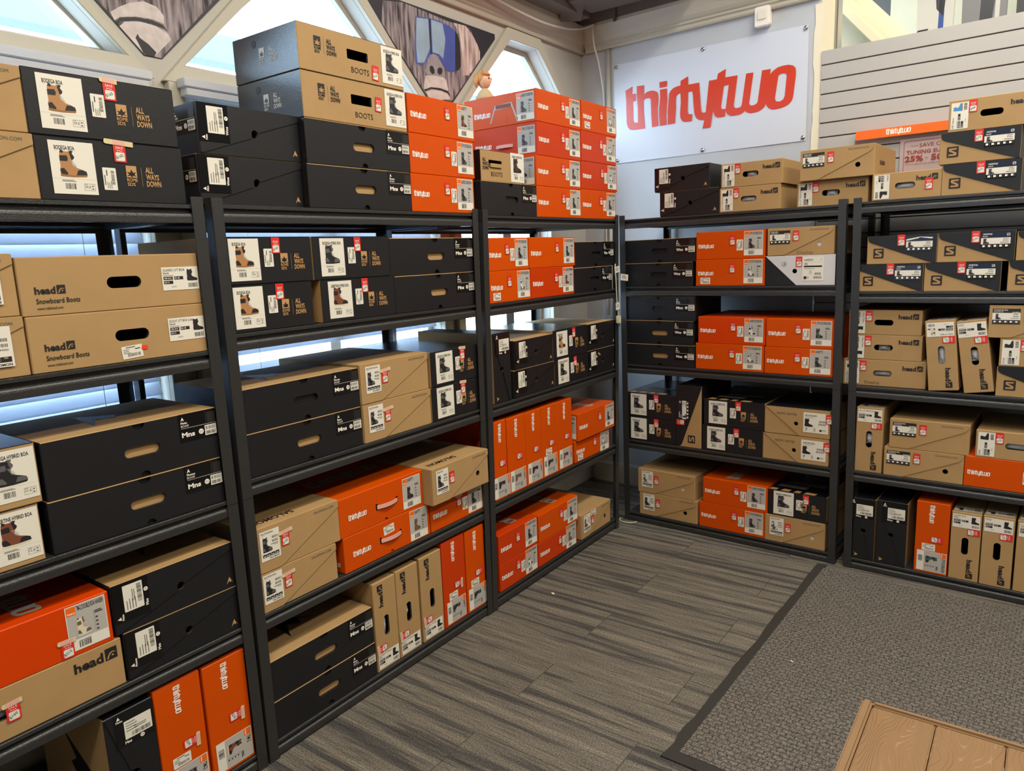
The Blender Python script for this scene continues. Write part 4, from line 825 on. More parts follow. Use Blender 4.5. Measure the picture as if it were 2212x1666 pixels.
('D1o1','tt',-1.5002,-1.1322,0.2033,0.3499,-0.012,0.43,{'t': 'LASHED DOUBLE BOA', 'c': 'dark', 'p': '$199', 'top': 1},'upper orange box, bottom shelf of the banner rack'),
('D2k2','bb',-1.1629,-0.8279,0.5104,0.6525,-0.012,0.43,{'t': 'HANFORD', 'p': '$180'},'lower kraft box with white number label, fourth shelf of the banner rack'),
('D2r4','rk',-1.5072,-1.1648,0.5104,0.6545,-0.012,0.46,{'t': 'BODEGA HYBRID BOA', 'c': 'dark', 'p': '$165'},'lower middle black dark-boot box, fourth shelf of the banner rack'),
('D2s','sjv',-1.6642,-1.5120,0.5104,0.8678,-0.012,0.42,{'t': 'WHIPSTAR', 'p': '$75'},'upright black and kraft box, fourth shelf of the banner rack'),
('D2r2','rk',-1.9900,-1.6651,0.5104,0.6556,-0.012,0.46,{'t': 'BODEGA BOA', 'c': 'dark', 'p': '$165'},'lower black box under printed top, fourth shelf of the banner rack'),
('D2k1','bb',-1.1557,-0.8257,0.6531,0.7994,-0.012,0.43,{'t': 'BOUNDARY', 'p': '$180'},'upper kraft box with white number label, fourth shelf of the banner rack'),
('D2r3','rk',-1.4982,-1.1574,0.6551,0.8039,-0.012,0.46,{'t': 'BODEGA HYBRID BOA', 'c': 'dark', 'p': '$165', 'top': 1},'upper middle black dark-boot box, fourth shelf of the banner rack'),
('D2r1','rk',-1.9900,-1.6649,0.6562,0.8019,-0.012,0.46,{'t': 'BODEGA BOA', 'c': 'dark', 'p': '$165', 'top': 1},'upper black box with printed blue top, fourth shelf of the banner rack'),
('D3b3','bh',-1.9980,-1.5541,0.9704,1.0945,-0.012,0.35,{'t': 'Mint', 'g': 'Wms', 's': '7'},'bottom black slotted box of three, third shelf of the banner rack'),
('D3o2','tt',-1.5478,-1.1685,0.9704,1.1142,-0.012,0.43,{'t': 'STW DOUBLE BOA', 'c': 'white', 'p': '$199'},'lower orange box beside black boxes, third shelf of the banner rack'),
('D3o4','tt',-1.1640,-0.8240,0.9704,1.1100,-0.012,0.43,{'t': 'SHIFTY', 'c': 'dark', 'p': '$195'},'lower orange box by the post, third shelf of the banner rack'),
('D3b2','bh',-1.9980,-1.5603,1.0951,1.2314,-0.012,0.35,{'t': 'Felix', 'g': 'Wms', 's': '7'},'middle black slotted box of three, third shelf of the banner rack'),
('D3o3','tt',-1.1584,-0.8234,1.1106,1.2575,-0.012,0.43,{'t': 'STW DOUBLE BOA', 'c': 'green', 'p': '$199'},'upper orange box by the post, third shelf of the banner rack'),
('D3o1','tt',-1.5331,-1.1629,1.1148,1.2602,-0.012,0.43,{'t': 'LASHED DOUBLE BOA', 'c': 'bw', 'p': '$199', 'm': 'flame'},'upper orange box beside black boxes, third shelf of the banner rack'),
('D3b1','bh',-1.9980,-1.5508,1.2320,1.3689,-0.012,0.35,{'t': 'Moto', 'g': 'Mns', 's': '7', 'dark': 1},'top black slotted box of three, third shelf of the banner rack'),
('D4b2','bh',-1.9980,-1.5663,1.4254,1.5571,-0.012,0.35,{'t': 'Felix', 'g': 'Wms', 's': '7', 'dark': 1},'lower black slotted box, second shelf of the banner rack'),
('D4o2','tt',-1.5482,-1.1720,1.4254,1.5660,-0.012,0.43,{'t': "W'S STW DOUBLE BOA", 'c': 'white', 'p': '$199', 'stklow': 1},'lower orange box beside white box, second shelf of the banner rack'),
('D4l','rl',-1.1683,-0.8269,1.4254,1.5741,-0.012,0.43,{'t': 'LASSO', 'p': '$180'},'white box with black corner, second shelf of the banner rack'),
('D4b1','bh',-1.9980,-1.5503,1.5577,1.6881,-0.012,0.35,{'t': 'Mint', 'g': 'Wms', 's': '7', 'dark': 1},'upper black slotted box, second shelf of the banner rack'),
('D4o1','tt',-1.5464,-1.1720,1.5666,1.7118,-0.012,0.43,{'t': 'STW DOUBLE BOA', 'c': 'dark', 'p': '$199'},'upper orange box beside Display box, second shelf of the banner rack'),
('D4s','sl',-1.1590,-0.8369,1.5747,1.7116,-0.012,0.43,{'t': 'PEARL BOA', 'p': '$180', 'hole': 2, 'disp': 1},'kraft flap box with handwritten word, second shelf of the banner rack'),
('D5h2','hd',-1.4171,-1.0999,1.8064,1.9302,-0.012,0.42,{'t': 'JILL LYT BOA Focus', 'p': '$199', 'tissue': 1},'lower slotted kraft box beside black boxes, top of the banner rack'),
('D5h3','hd',-1.0293,-0.7031,1.8064,1.9276,-0.042,0.42,{'t': 'JILL LYT BOA Focus', 'p': '$199', 'boots': 1},'slotted kraft box under flap box, top of the banner rack'),
('D5f2','bf',-1.7607,-1.4208,1.8064,1.9398,-0.012,0.45,{'t': 'Mint', 'g': 'Wms', 's': '7'},'lower black flap box below the banner, top of the banner rack'),
('D5h1','hd',-1.4100,-1.0919,1.9308,2.0512,-0.012,0.42,{'t': 'JILL LYT BOA Focus', 'p': '$199', 'boots': 1},'upper slotted kraft box beside black boxes, top of the banner rack'),
('D5s','sl',-1.0076,-0.6747,1.9282,2.0711,-0.012,0.43,{'t': 'PEARL BOA', 'p': '$180', 'hole': 1},'kraft flap box with black-striped label, top of the banner rack'),
('D5f1','bf',-1.7929,-1.4730,1.9404,2.0695,-0.012,0.45,{'t': 'Felix', 'g': 'Wms', 's': '7'},'upper black flap box below the banner, top of the banner rack'),
('E1o','ttv',-0.4214,-0.2826,0.0554,0.4072,-0.012,0.43,{'t': 'STW DOUBLE BOA', 'c': 'green', 'p': '$190', 'stk': 1},'upright orange box with green boot, bottom shelf of the right-edge rack'),
('E1f1','bfv',-0.7003,-0.6003,0.0554,0.3724,-0.012,0.45,{'t': 'Felix', 'g': 'Wms', 's': '6'},'first upright black box by the post, bottom shelf of the right-edge rack'),
('E1f2','bfv',-0.5928,-0.4585,0.0554,0.3791,-0.012,0.45,{'t': 'Mint', 'g': 'Wms', 's': '6'},'second upright black box from the post, bottom shelf of the right-edge rack'),
('E1h1','hv',-0.2762,-0.1578,0.0554,0.3829,-0.012,0.42,{'t': 'CLASSIC BOA', 't2': 'black', 'p': '$125'},'upright kraft box beside orange box, bottom shelf of the right-edge rack'),
('E1h3','hv',-0.0241,0.0979,0.0554,0.3879,-0.012,0.42,{'t': 'CLASSIC LYT BOA', 't2': 'white', 'p': '$125'},'upright kraft box cut by frame edge, bottom shelf of the right-edge rack'),
('E1h2','hv',-0.1529,-0.0329,0.0554,0.3871,-0.012,0.42,{'t': 'RODEO', 'p': '$125'},'second upright kraft box from orange box, bottom shelf of the right-edge rack'),
('E2v','hv',-0.7048,-0.5836,0.5124,0.8359,-0.012,0.42,{'t': 'JILL LYT BOA Focus', 'p': '$199', 'boots': 1},'upright kraft box by the post, fourth shelf of the right-edge rack'),
('E2s2','sl',-0.5744,-0.2432,0.5124,0.6523,-0.012,0.43,{'t': 'FACTION RTL BOA', 'p': '$180', 'hole': 1},'lower kraft flap box, fourth shelf of the right-edge rack'),
('E2o','tt',-0.2407,0.1293,0.5124,0.6541,-0.012,0.43,{'t': 'STW', 'c': 'dark', 'p': '$199', 'saler': 1},'orange box under kraft box, fourth shelf of the right-edge rack'),
('E2s1','sl',-0.5550,-0.2267,0.6529,0.7937,-0.012,0.43,{'t': 'FACTION RTL BOA', 'p': '$180'},'upper kraft flap box, fourth shelf of the right-edge rack'),
('E2h','hd',-0.2039,0.1061,0.6547,0.7786,-0.012,0.42,{'t': 'RODEO', 'p': '$150', 'tissue': 1},'slotted kraft box on orange box, fourth shelf of the right-edge rack'),
('E3h3','hd',-0.7813,-0.4209,0.9374,1.0657,-0.042,0.42,{'t': 'CORA LYT BOA', 'p': '$200', 'disp': 1, 'tissue': 1},'bottom kraft box with handwritten word, third shelf of the right-edge rack'),
('E3j','sj',-0.1446,0.1424,0.9374,1.0701,-0.012,0.4,{'t': 'WHIPSTAR', 'p': '$75'},'bottom black and kraft box, third shelf of the right-edge rack'),
('E3v1','hv',-0.4030,-0.2820,0.9374,1.2594,-0.012,0.42,{'t': 'CORA LYT BOA', 'c': 'cream', 'p': '$199', 'lr': 180, 'tissue': 1, 'tilt': -5.5},'upright kraft box beside flat stack, third shelf of the right-edge rack'),
('E3v2','hv',-0.2620,-0.1480,0.9374,1.2610,-0.012,0.42,{'t': 'RODEO', 'p': '$150', 'tilt': -8.5, 'boots': 1},'leaning upright kraft box, third shelf of the right-edge rack'),
('E3h2','hd',-0.7637,-0.4428,1.0663,1.1859,-0.042,0.42,{'t': 'CORA LYT BOA', 'p': '$199', 'lr': -90, 'boots': 1},'middle slotted kraft box of three, third shelf of the right-edge rack'),
('E3h4','hd',-0.1405,0.1695,1.0707,1.1934,-0.012,0.42,{'t': 'FOX JR', 'p': '$97'},'middle kraft box with rotated label, third shelf of the right-edge rack'),
('E3h1','hd',-0.7640,-0.4487,1.1865,1.3048,-0.042,0.42,{'t': 'CORA LYT BOA', 'p': '$199', 'lr': -90},'top slotted kraft box of three, third shelf of the right-edge rack'),
('E3s','sl',-0.1884,0.1416,1.1940,1.3354,-0.012,0.43,{'t': 'FACTION RTL BOA', 'p': '$180'},'top kraft box with black-striped label, third shelf of the right-edge rack'),
('E4j6','sj',-0.1319,0.1551,1.3944,1.5221,-0.012,0.4,{'t': 'WHIPSTAR', 'p': '$70'},'lower black and kraft box cut by frame, second shelf of the right-edge rack'),
('E4j3','sj',-0.7300,-0.4500,1.3944,1.5200,-0.012,0.4,{'t': 'WHIPSTAR', 'p': '$70'},'lower first black and kraft box, second shelf of the right-edge rack'),
('E4j4','sj',-0.4466,-0.1558,1.3944,1.5214,-0.012,0.4,{'t': 'WHIPSTAR', 'p': '$70'},'lower second black and kraft box, second shelf of the right-edge rack'),
('E4j5','sj',-0.1091,0.1779,1.5227,1.6454,-0.012,0.4,{'t': 'WHIPSTAR', 'p': '$70'},'upper black and kraft box cut by frame, second shelf of the right-edge rack'),
('E4j2','sj',-0.4011,-0.1136,1.5220,1.6521,-0.012,0.4,{'t': 'WHIPSTAR', 'p': '$70', 'c': 'plum'},'upper second black and kraft box, second shelf of the right-edge rack'),
('E4j1','sj',-0.6900,-0.4025,1.5206,1.6503,-0.012,0.4,{'t': 'WHIPSTAR', 'p': '$70', 'c': 'plum'},'upper first black and kraft box, torn label, second shelf of the right-edge rack'),
('E5h1','hd',-0.6807,-0.4009,1.8104,1.9303,-0.012,0.42,{'t': 'JR BOA', 'p': '$97', 'lr': -90, 'tissue': 1, 'saleright': 1},'single slotted kraft box by the post, top of the right-edge rack'),
('E5j2','sj',-0.3999,-0.1098,1.8104,1.9426,-0.012,0.4,{'t': 'WHIPSTAR', 'p': '$75'},'lower black and kraft box, top of the right-edge rack'),
('E5j1','sj',-0.4147,-0.1209,1.9432,2.0744,-0.012,0.4,{'t': 'WHIPSTAR', 'p': '$75'},'upper black and kraft box, top of the right-edge rack'),
('E5h2','hd',-0.3880,-0.0680,2.0750,2.2062,-0.012,0.42,{'t': 'KID Velcro', 'c': 'blue', 'p': '$88'},'topmost slotted kraft box with blue boot, top of the right-edge rack'),
]
BOXES.sort(key=lambda r: r[0])
for row in BOXES: boot_box(*row)
# ------------------------------------------------------------------ racks
DECKS = {'A':(.060,.509,.927,1.389,1.808),'B':(.060,.513,.970,1.428,1.811),'C':(.063,.513,.966,1.422,1.806),'D':(.055,.510,.970,1.425,1.806),'E':(.055,.512,.937,1.394,1.810)}
RK = {'A':(.001,1.236,-.0059,-.0059),'B':(1.253,2.483,.0038,.0156),'C':(2.500,3.743,.0312,.0292),'D':(-2.010,-.781,-.0060,-.0050),'E':(-.745,.490,-.0111,-.0111)}
RD = .585
def rack(k, label):
    u0, u1, le0, le1 = RK[k]; W = u1-u0
    loc, rz = at(k, u0, 0, 0); root = empty('shelving_rack', loc, rz); tag(root, label, 'shelf rack', 'black metal shelving racks')
    lean = lambda x, z: (le0+(le1-le0)*x/W)*(z-.9)
    def upright(x, d, front, left):
        b = MB(); f = .037; t = .002; s = 1 if left else -1; q = 1 if front else -1
        for za, zb in ((0,.9115),(.9127,1.83)):
            def bx(xa, xb, ya, yb):
                vs = []
                for z in (za, zb):
                    for xx, yy in ((xa,ya),(xb,ya),(xb,yb),(xa,yb)): vs.append((x+s*xx+lean(x, z), d+q*yy, z))
                b.add(vs, [(0,3,2,1),(4,5,6,7),(0,1,5,4),(1,2,6,5),(2,3,7,6),(3,0,4,7)], 'steel')
            bx(0, f, 0, t); bx(0, t, t, f)
        o = b.build('upright', root, bevel=.0007)
        fb = MB(); fb.box((x+(0 if left else -f)+lean(x,0)-.001, d-(.001 if front else f), 0), (x+(f if left else 0)+lean(x,0)+.001, d+(f if front else .001), .006), 'rubber')
        fb.build('foot_cap', o); return o
    for fr in (True, False):
        for lf in (True, False): upright(0 if lf else W, 0 if fr else RD, fr, lf)
    for z in DECKS[k]:
        pr = [(.03,0),(.0055,0),(.0045,-.001),(.0045,-.0105),(.017,-.0145),(.017,-.0200),(.0110,-.0232),(.0075,-.0247),(.0052,-.0268),(.0038,-.0295),(.0030,-.034),(.0030,-.0505),(.0045,-.052),(.014,-.052),(.014,-.040),(.03,-.03)]
        for fr in (True, False):
            b = MB(); xa = .003+lean(0,z); xb = W-.003+lean(W,z)
            yy = (lambda y: y) if fr else (lambda y: RD-y)
            n = len(pr); vs = [(xa,yy(p[0]),z+p[1]) for p in pr]+[(xb,yy(p[0]),z+p[1]) for p in pr]
            fs = [(i,(i+1)%n,n+(i+1)%n,n+i) for i in range(n)]+[tuple(t) for t in tessellate_polygon([[Vector((p[0],p[1],0)) for p in pr]])]+[tuple(n+i for i in t) for t in tessellate_polygon([[Vector((p[0],p[1],0)) for p in pr]])]
            b.add(vs, fs, 'steel'); b.build('beam', root)
        for x in (.003, W-.023):
            b = MB(); b.box((x+lean(x,z),.04,z-.042),(x+.02+lean(x,z),RD-.04,z-.012),'steel'); b.build('side_rail', root)
        b = MB(); b.box((.024+lean(0,z),.031,z-.011),(W-.024+lean(W,z),RD-.031,z-.0005),'deck'); b.build('shelf_board', root)
    return root
rack('A','black metal shelf rack at the left edge, long kraft boxes on it')
rack('B','black metal shelf rack with two kraft BOOTS boxes on top')
rack('C','black metal shelf rack beside the corner, upright orange boxes on it')
rack('D','black metal shelf rack under the white banner')
rack('E','black metal shelf rack at the right edge, under slatted panel')
# ------------------------------------------------------------------ room shell
WX = -2.615; BO = -.625                     # window wall, banner wall offset
bw = lambda u, off, z: tuple(at('D', u, off, z)[0])
b = MB(); b.box((-3.0,-3.2,-.1),(4.2,8.2,0),'carpet'); struct(b.build('floor'))
# window wall with its openings (y along, z up)
CEN = (-2.339,-.803,.733,2.269,3.805)
trap = lambda c, g=0., : [(c-.665-g*1.0-g*.4,2.355-g),(c+.665+g*1.4,2.355-g),(c+.143+g*.42,2.855+g),(c-.143-g*.42,2.855+g)]
low = {-2.339:(-.68,.68),-.803:(-.68,.68),.733:(-.68,.68),2.269:(-.68,.68),3.805:(-.68,.22)}
holes = [trap(c) for c in CEN]+[[(c+low[c][0],1.0),(c+low[c][1],1.0),(c+low[c][1],2.29),(c+low[c][0],2.29)] for c in CEN]
b = MB(); b.prism([(-3.2,0),(4.75,0),(4.75,4.3),(-3.2,4.3)], lambda p, q, t: (t,p,q), WX-.13, WX, 'wall_paint', holes); struct(b.build('wall_left'))
n_tr = [0]
def trim(b, bevel=.0): n_tr[0] += 1; return struct(b.build('trim_%d' % n_tr[0], bevel=bevel))
for c in CEN[1:]:       # flat casing round each slanted light, and round the window below it
    b = MB(); b.prism(trap(c,.062), lambda p, q, t: (t,p,q), WX+.0005, WX+.026, 'trim_paint', [trap(c,.0)]); trim(b, .002)
    b = MB(); a0, a1 = c+low[c][0], c+low[c][1]
    b.prism([(a0-.058,.95),(a1+.058,.95),(a1+.058,2.292),(a0-.058,2.292)], lambda p, q, t: (t,p,q), WX+.0005, WX+.03, 'trim_paint', [[(a0,1.0),(a1,1.0),(a1,2.262),(a0,2.262)]]); trim(b, .002)
    # inner sash step and glass
    w = struct(empty('window_%d' % (CEN.index(c)+1), (WX,c,2.355)))
    b = MB(); g0, g1 = trap(c,-.001), trap(c,-.03)
    b.prism([(p-c,q-2.355) for p, q in g0], lambda p, q, t: (t,p,q), -.10, -.07, 'trim_paint', [[(p-c,q-2.355) for p, q in g1]]); b.build('window_frame', w)
    b = MB(); b.prism([(p-c,q-2.355) for p, q in trap(c,-.02)], lambda p, q, t: (t,p,q), -.089, -.085, 'pane'); b.build('window_pane', w)
    b = MB(); b.prism([(a0-c+.001,1.001-2.355),(a1-c-.001,1.001-2.355),(a1-c-.001,2.289-2.355),(a0-c+.001,2.289-2.355)], lambda p, q, t: (t,p,q), -.10, -.06, 'trim_paint',
        [[(a0-c+.045,1.05-2.355),(a1-c-.04,1.05-2.355),(a1-c-.04,2.25-2.355),(a0-c+.045,2.25-2.355)]])
    b.box((-.10,-.18 if c > 3 else -.03,1.03-2.355),(-.06,-.10 if c > 3 else .03,2.26-2.355),'trim_paint'); b.build('window_frame', w)
    b = MB(); b.box((-.086,a0-c+.04,1.04-2.355),(-.082,a1-c-.035,2.26-2.355),'pane'); b.build('window_pane', w)
# picture rail band above the lights, crown moulding, baseboards
b = MB(); prf = [(0,2.925),(.022,2.925),(.026,2.932),(.026,2.948),(.034,2.955),(.034,2.966),(.042,2.972),(.05,2.985),(.066,3.035),(.07,3.052),(.07,3.075),(0,3.075)]
def mould(b, prf, fn, a, e, m):
    n = len(prf); vs = [fn(p,q,a) for p, q in prf]+[fn(p,q,e) for p, q in prf]; tt = [tuple(t) for t in tessellate_polygon([[Vector((p,q,0)) for p, q in prf]])]
    b.add(vs, [(i,(i+1)%n,n+(i+1)%n,n+i) for i in range(n)]+tt+[tuple(n+i for i in t) for t in tt], m)
mould(b, prf, lambda p, q, t: (WX+.0003+p,t,q), -3.1, 4.512, 'trim_paint'); trim(b)
b = MB(); prb = [(0,2.925),(.02,2.925),(.026,2.934),(.026,2.95),(.036,2.957),(.036,2.968),(.046,2.976),(.058,2.992),(.072,3.02),(.088,3.046),(.095,3.056),(.095,3.075),(0,3.075)]
mould(b, prb, lambda p, q, t: bw(t,BO+.0003+p,q), -2.60, -1.112, 'trim_paint'); trim(b)
b = MB(); b.box((WX+.0003,-3.1,0),(WX+.016,4.51,.13),'trim_paint'); b.box((WX+.0003,-3.1,.13),(WX+.01,4.51,.145),'trim_paint'); o = b.build('baseboard_left', bevel=.002); struct(o)
b = MB(); mould(b, [(0,0),(.016,0),(.016,.13),(.010,.142),(0,.146)], lambda p, q, t: bw(t,BO+.0003+p,q), -2.60, -1.112, 'trim_paint'); struct(b.build('baseboard_back'))
# banner wall: ends at the rough edge where the slatted panel starts
b = MB(); b.prism([(-2.9,0),(-1.11,0),(-1.11,4.3),(-2.9,4.3)], lambda p, q, t: bw(p,t,q), BO-.16, BO, 'wall_cool'); struct(b.build('wall_back'))
rnd = random.Random(4); b = MB()
left = [(-1.135-rnd.uniform(0,.012), 1.85+.05*i) for i in range(22)]; pts = left+[(-1.1,2.90),(-1.1,1.85)]
b.prism(pts[::-1], lambda p, q, t: bw(p,t,q), BO+.0004, BO+.006, 'plaster'); struct(b.build('trim_20'))
b = MB(); b.prism([(-1.108,2.60),(-1.045,2.60),(-1.045,3.4),(-1.108,3.4)], lambda p, q, t: bw(p,t,q), BO-.12, BO+.004, 'cream_wall'); b.prism([(-1.043,2.60),(-1.030,2.60),(-1.030,3.4),(-1.043,3.4)], lambda p, q, t: bw(p,t,q), BO-.10, BO-.02, 'alu'); trim(b)
# slatted panel: boards with grooves between them
sp = empty('slatted_wall_panel', bw(-1.1,BO,0), BA); tag(sp, 'pale grey slatted wall panel behind the right-edge rack', 'wall panel')
b = MB(); b.box((0,.004,.0),(2.6,.03,2.648),'groove'); b.build('backing_board', sp)
b = MB(); z = 2.652; b.box((0,-.014,2.582),(2.6,.004,z),'slat'); z = 2.576
while z > .1: b.box((0,-.014,z-.0695),(2.6,.004,z),'slat'); z -= .0755
b.build('slats', sp, bevel=.0012)
# room beyond the panel's open top
b = MB(); b.prism([(-1.11,0),(2.2,0),(2.2,4.3),(-1.11,4.3)], lambda p, q, t: bw(p,t,q), -2.3, -2.2, 'cream_wall'); struct(b.build('wall_far'))
b = MB(); b.prism([(-1.04,0),(1.5,0),(1.5,1.7),(-1.04,1.7)], lambda p, q, t: bw(p,t,q), -2.1, -.8, 'wall_paint'); trim(b)
b = MB(); b.prism([(-1.03,2.45),(-.93,2.45),(-.93,3.4),(-1.03,3.4)], lambda p, q, t: bw(p,t,q), -2.19, -.80, 'cream_wall'); 
dg = [(-1.30,3.16),(-1.235,3.20),(-.80,2.70),(-.865,2.66)]
b = MB(); b.prism(dg, lambda p, q, t: bw(p,t,q), -1.06, -.98, 'cream_wall'); b.prism([(p-.012+i*.024,q-.012+i*.024) for (p, q), i in zip([(-1.29,3.165),(-1.25,3.19),(-.82,2.695),(-.86,2.67)],(0,0,0,0))], lambda p, q, t: bw(p,t,q), -.98, -.965, 'cream_wall'); trim(b, .004)
b = MB(); b.prism([(-1.34,1.70),(-1.0,1.70),(-.62,1.70),(-.62,2.6),(-1.25,3.3),(-1.34,3.3)], lambda p, q, t: bw(p,t,q), -1.20, -1.08, 'cream_wall'); trim(b)
def snowboard(u, w, z1, label, kind):
    s = empty('snowboard', bw(u,-1.42,1.701), BA); tag(s, label, 'snowboard', 'boards stored above the slatted panel'); h = z1-1.70; b = MB()
    out = [(-w/2*f, h*g) for g, f in ((.0,.35),(.03,.7),(.09,.95),(.5,.86),(.91,.95),(.97,.7),(1,.35))]; out += [(-x, y) for x, y in reversed(out)]
    b.prism(out, lambda p, q, t: (p,t,q), 0, .012, kind); b.build('deck', s, bevel=.003)
    sh = Sheet()
    if kind == 'board_white':
        draw_s(sh, -w*.30, 1.12, .04, 'ink', 1); sh.poly([(w*.06,.95),(w*.2,.95),(w*.22,1.35),(w*.1,1.38)],'board_blue',1); sh.poly([(w*.02,1.25),(w*.2,1.2),(w*.3,1.5),(-w*.1,1.55)],'board_dark',1)
    else: sh.poly([(-w*.1,1.05),(w*.15,1.1),(w*.3,1.5),(-w*.05,1.5)],'board_dark',1); sh.poly([(w*.2,1.0),(w*.3,1.0),(w*.32,1.5),(w*.24,1.5)],'board_white',1)
    link('graphic', sh.mesh('graphic'), s, (0,-.0004,0))
snowboard(-.70, .21, 3.26, 'white snowboard with blue graphic above the slatted panel', 'board_white')
snowboard(-.455, .24, 3.30, 'grey snowboard beside the white one above slatted panel', 'board_grey')
b = MB(); b.prism([(-.31,1.70),(1.4,1.70),(1.4,3.4),(-.31,3.4)], lambda p, q, t: bw(p,t,q), -1.6, -1.5, 'board_dark'); trim(b)
# ceiling, joists and brace
b = MB(); b.box((-2.75,-3.3,4.3),(4.2,8.2,4.36),'ceiling_paint'); struct(b.build('ceiling'))
b = MB(); b.box((WX+.005,-3.1,3.0755),(WX+.19,4.30,3.16),'beam_paint'); b.box((WX+.005,-3.1,3.168),(WX+.45,4.30,3.29),'beam_paint'); b.box((WX+.20,4.02,3.10),(WX+.9,4.30,3.29),'beam_paint'); trim(b, .003)
b = MB(); p = [Vector((WX+.10,4.20,3.09)), Vector((WX+.62,3.55,3.42))]; dv = (p[1]-p[0]).normalized(); sd = dv.cross(Vector((0,0,1))).normalized()*.07; up = sd.cross(dv).normalized()*.05
b.add([q+a*sd+c*up for q in p for a, c in ((-1,-1),(1,-1),(1,1),(-1,1))], [(0,1,2,3),(7,6,5,4),(0,4,5,1),(1,5,6,2),(2,6,7,3),(3,7,4,0)], 'beam_paint'); trim(b, .004)
b = MB(); b.prism([(-2.60,3.0755),(-1.0,3.0755),(-1.0,3.296),(-2.60,3.296)], lambda p, q, t: bw(p,t,q), BO+.002, BO+.10, 'beam_paint'); b.prism([(-2.34,3.05),(-2.32,3.05),(-2.32,3.296),(-2.34,3.296)], lambda p, q, t: bw(p,t,q), BO+.10, BO+.115, 'beam_paint'); trim(b, .003)
# walls behind and beside the camera (not in view)
b = MB(); b.box((4.1,-3.2,0),(4.2,8.2,4.3),'store_wall'); struct(b.build('wall_right'))
b = MB(); b.box((-2.75,-3.3,0),(4.2,-3.2,4.3),'store_wall'); struct(b.build('wall_front'))
b = MB(); b.box((-2.75,7.4,0),(4.2,7.5,4.3),'store_wall'); struct(b.build('wall_end'))
# porch outside the windows
b = MB(); b.box((-4.3,-4,2.86),(-4.15,9,3.02),'outside_white'); b.box((-14,-8,-.3),(-2.76,14,-.2),'asphalt'); struct(b.build('exterior_porch'))
# ------------------------------------------------------------------ blinds
def blind(c, gap, label):
    o = empty('window_blind', (WX-.026,c,2.235)); tag(o, label, 'blind', 'white window blinds behind the racks')
    b = MB(); b.box((.062,-.70,.008),(.105,.70,.036),'blind'); b.box((.060,-.71,.037),(.112,.71,.066),'blind'); b.box((-.01,-.665,0),(.01,.665,.012),'blind'); b.build('headrail', o, bevel=.002)
    b = MB(); z = -.004
    while z > -1.17:
        if not (gap and abs(2.235+z-.03-gap) < .026):
            b.add([(-.012,-.66,z),(.012,-.66,z-.056),(.012,.66,z-.056),(-.012,.66,z),(-.014,-.66,z),(.010,-.66,z-.056),(.010,.66,z-.056),(-.014,.66,z)], [(0,1,2,3),(7,6,5,4),(0,4,5,1),(2,6,7,3),(1,5,6,2),(0,3,7,4)], 'blind')
        z -= .05
    b.build('slats', o)
    b = MB()
    for y in (-.45,0,.45): b.tube([(.018,y,0),(.018,y,-1.17)], .0012, 'cable_white', 5)
    b.build('ladder_cords', o)
blind(.733, None, 'white window blind behind the left-edge rack'); blind(2.269, 1.266, 'white window blind behind the second rack, with bright gap')
# ------------------------------------------------------------------ ape posters
def poster(c, shapes, label):
    o = empty('poster', (WX,c,2.36)); tag(o, label, 'poster', 'photo posters between the slanted windows')
    z0, z1 = 2.372, 2.923
    b = MB(); b.prism([(-.033,z0-2.36),(.033,z0-2.36),(.50,2.835-2.36),(.50,z1-2.36-.062),(-.50,z1-2.36-.062),(-.50,2.835-2.36)], lambda p, q, t: (t,p,q), .001, .004, 'poster_dark'); b.build('poster_sheet', o)
    for nm, m, l in shapes:
        pts = nm if isinstance(nm, list) else APE[nm]
        b = MB(); b.add([(.0042+.0003*l,y-c,z-2.36) for y, z in pts], [tuple(t) for t in tessellate_polygon([[Vector((y,z,0)) for y, z in pts]])], m); b.build('printed_shape', o)
def clipped(pts, c):      # keep printed shapes inside the sheet
    out = []
    for y, z in pts:
        z = min(max(z,2.373),2.858); w = .033+(z-2.372)*1.005; w = min(w,.498); out.append((min(max(y,c-w+.004),c+w-.004), z))
    return out
c2, c1 = 3.037, 1.501
poster(c2, [(clipped(APE['fur'],c2),'ape_fur',0),(clipped(APE['furl'],c2),'ape_fur_light',1),(clipped(APE['chin'],c2),'ape_light',1),(clipped(APE['lip'],c2),'ape_light',2),(clipped(APE['nose'],c2),'ape_skin',3),(APE['nos1'],'ape_dark',4),(APE['nos2'],'ape_dark',4),(APE['mouth'],'ape_dark',3),
  (APE['lens'],'lens_blue',4),(APE['hl'],'lens_pale',5),(APE['hl2'],'lens_pale',5),(APE['band'],'ape_dark',6),(APE['line'],'ape_dark',6)], 'triangular photo poster of a white ape in blue goggles')
poster(c1, [(clipped([(1.0,2.857),(2.0,2.857),(1.53,2.372),(1.47,2.372)],c1),'ape_fur',0),(clipped(APE1['chin'],c1),'ape_light',1),(clipped(APE1['lip'],c1),'ape_light',1),(clipped(APE1['mouth'],c1),'ape_dark',3),(clipped(APE1['tuft'],c1),'ape_dark',2)], 'triangular photo poster of an ape mouth and chin')
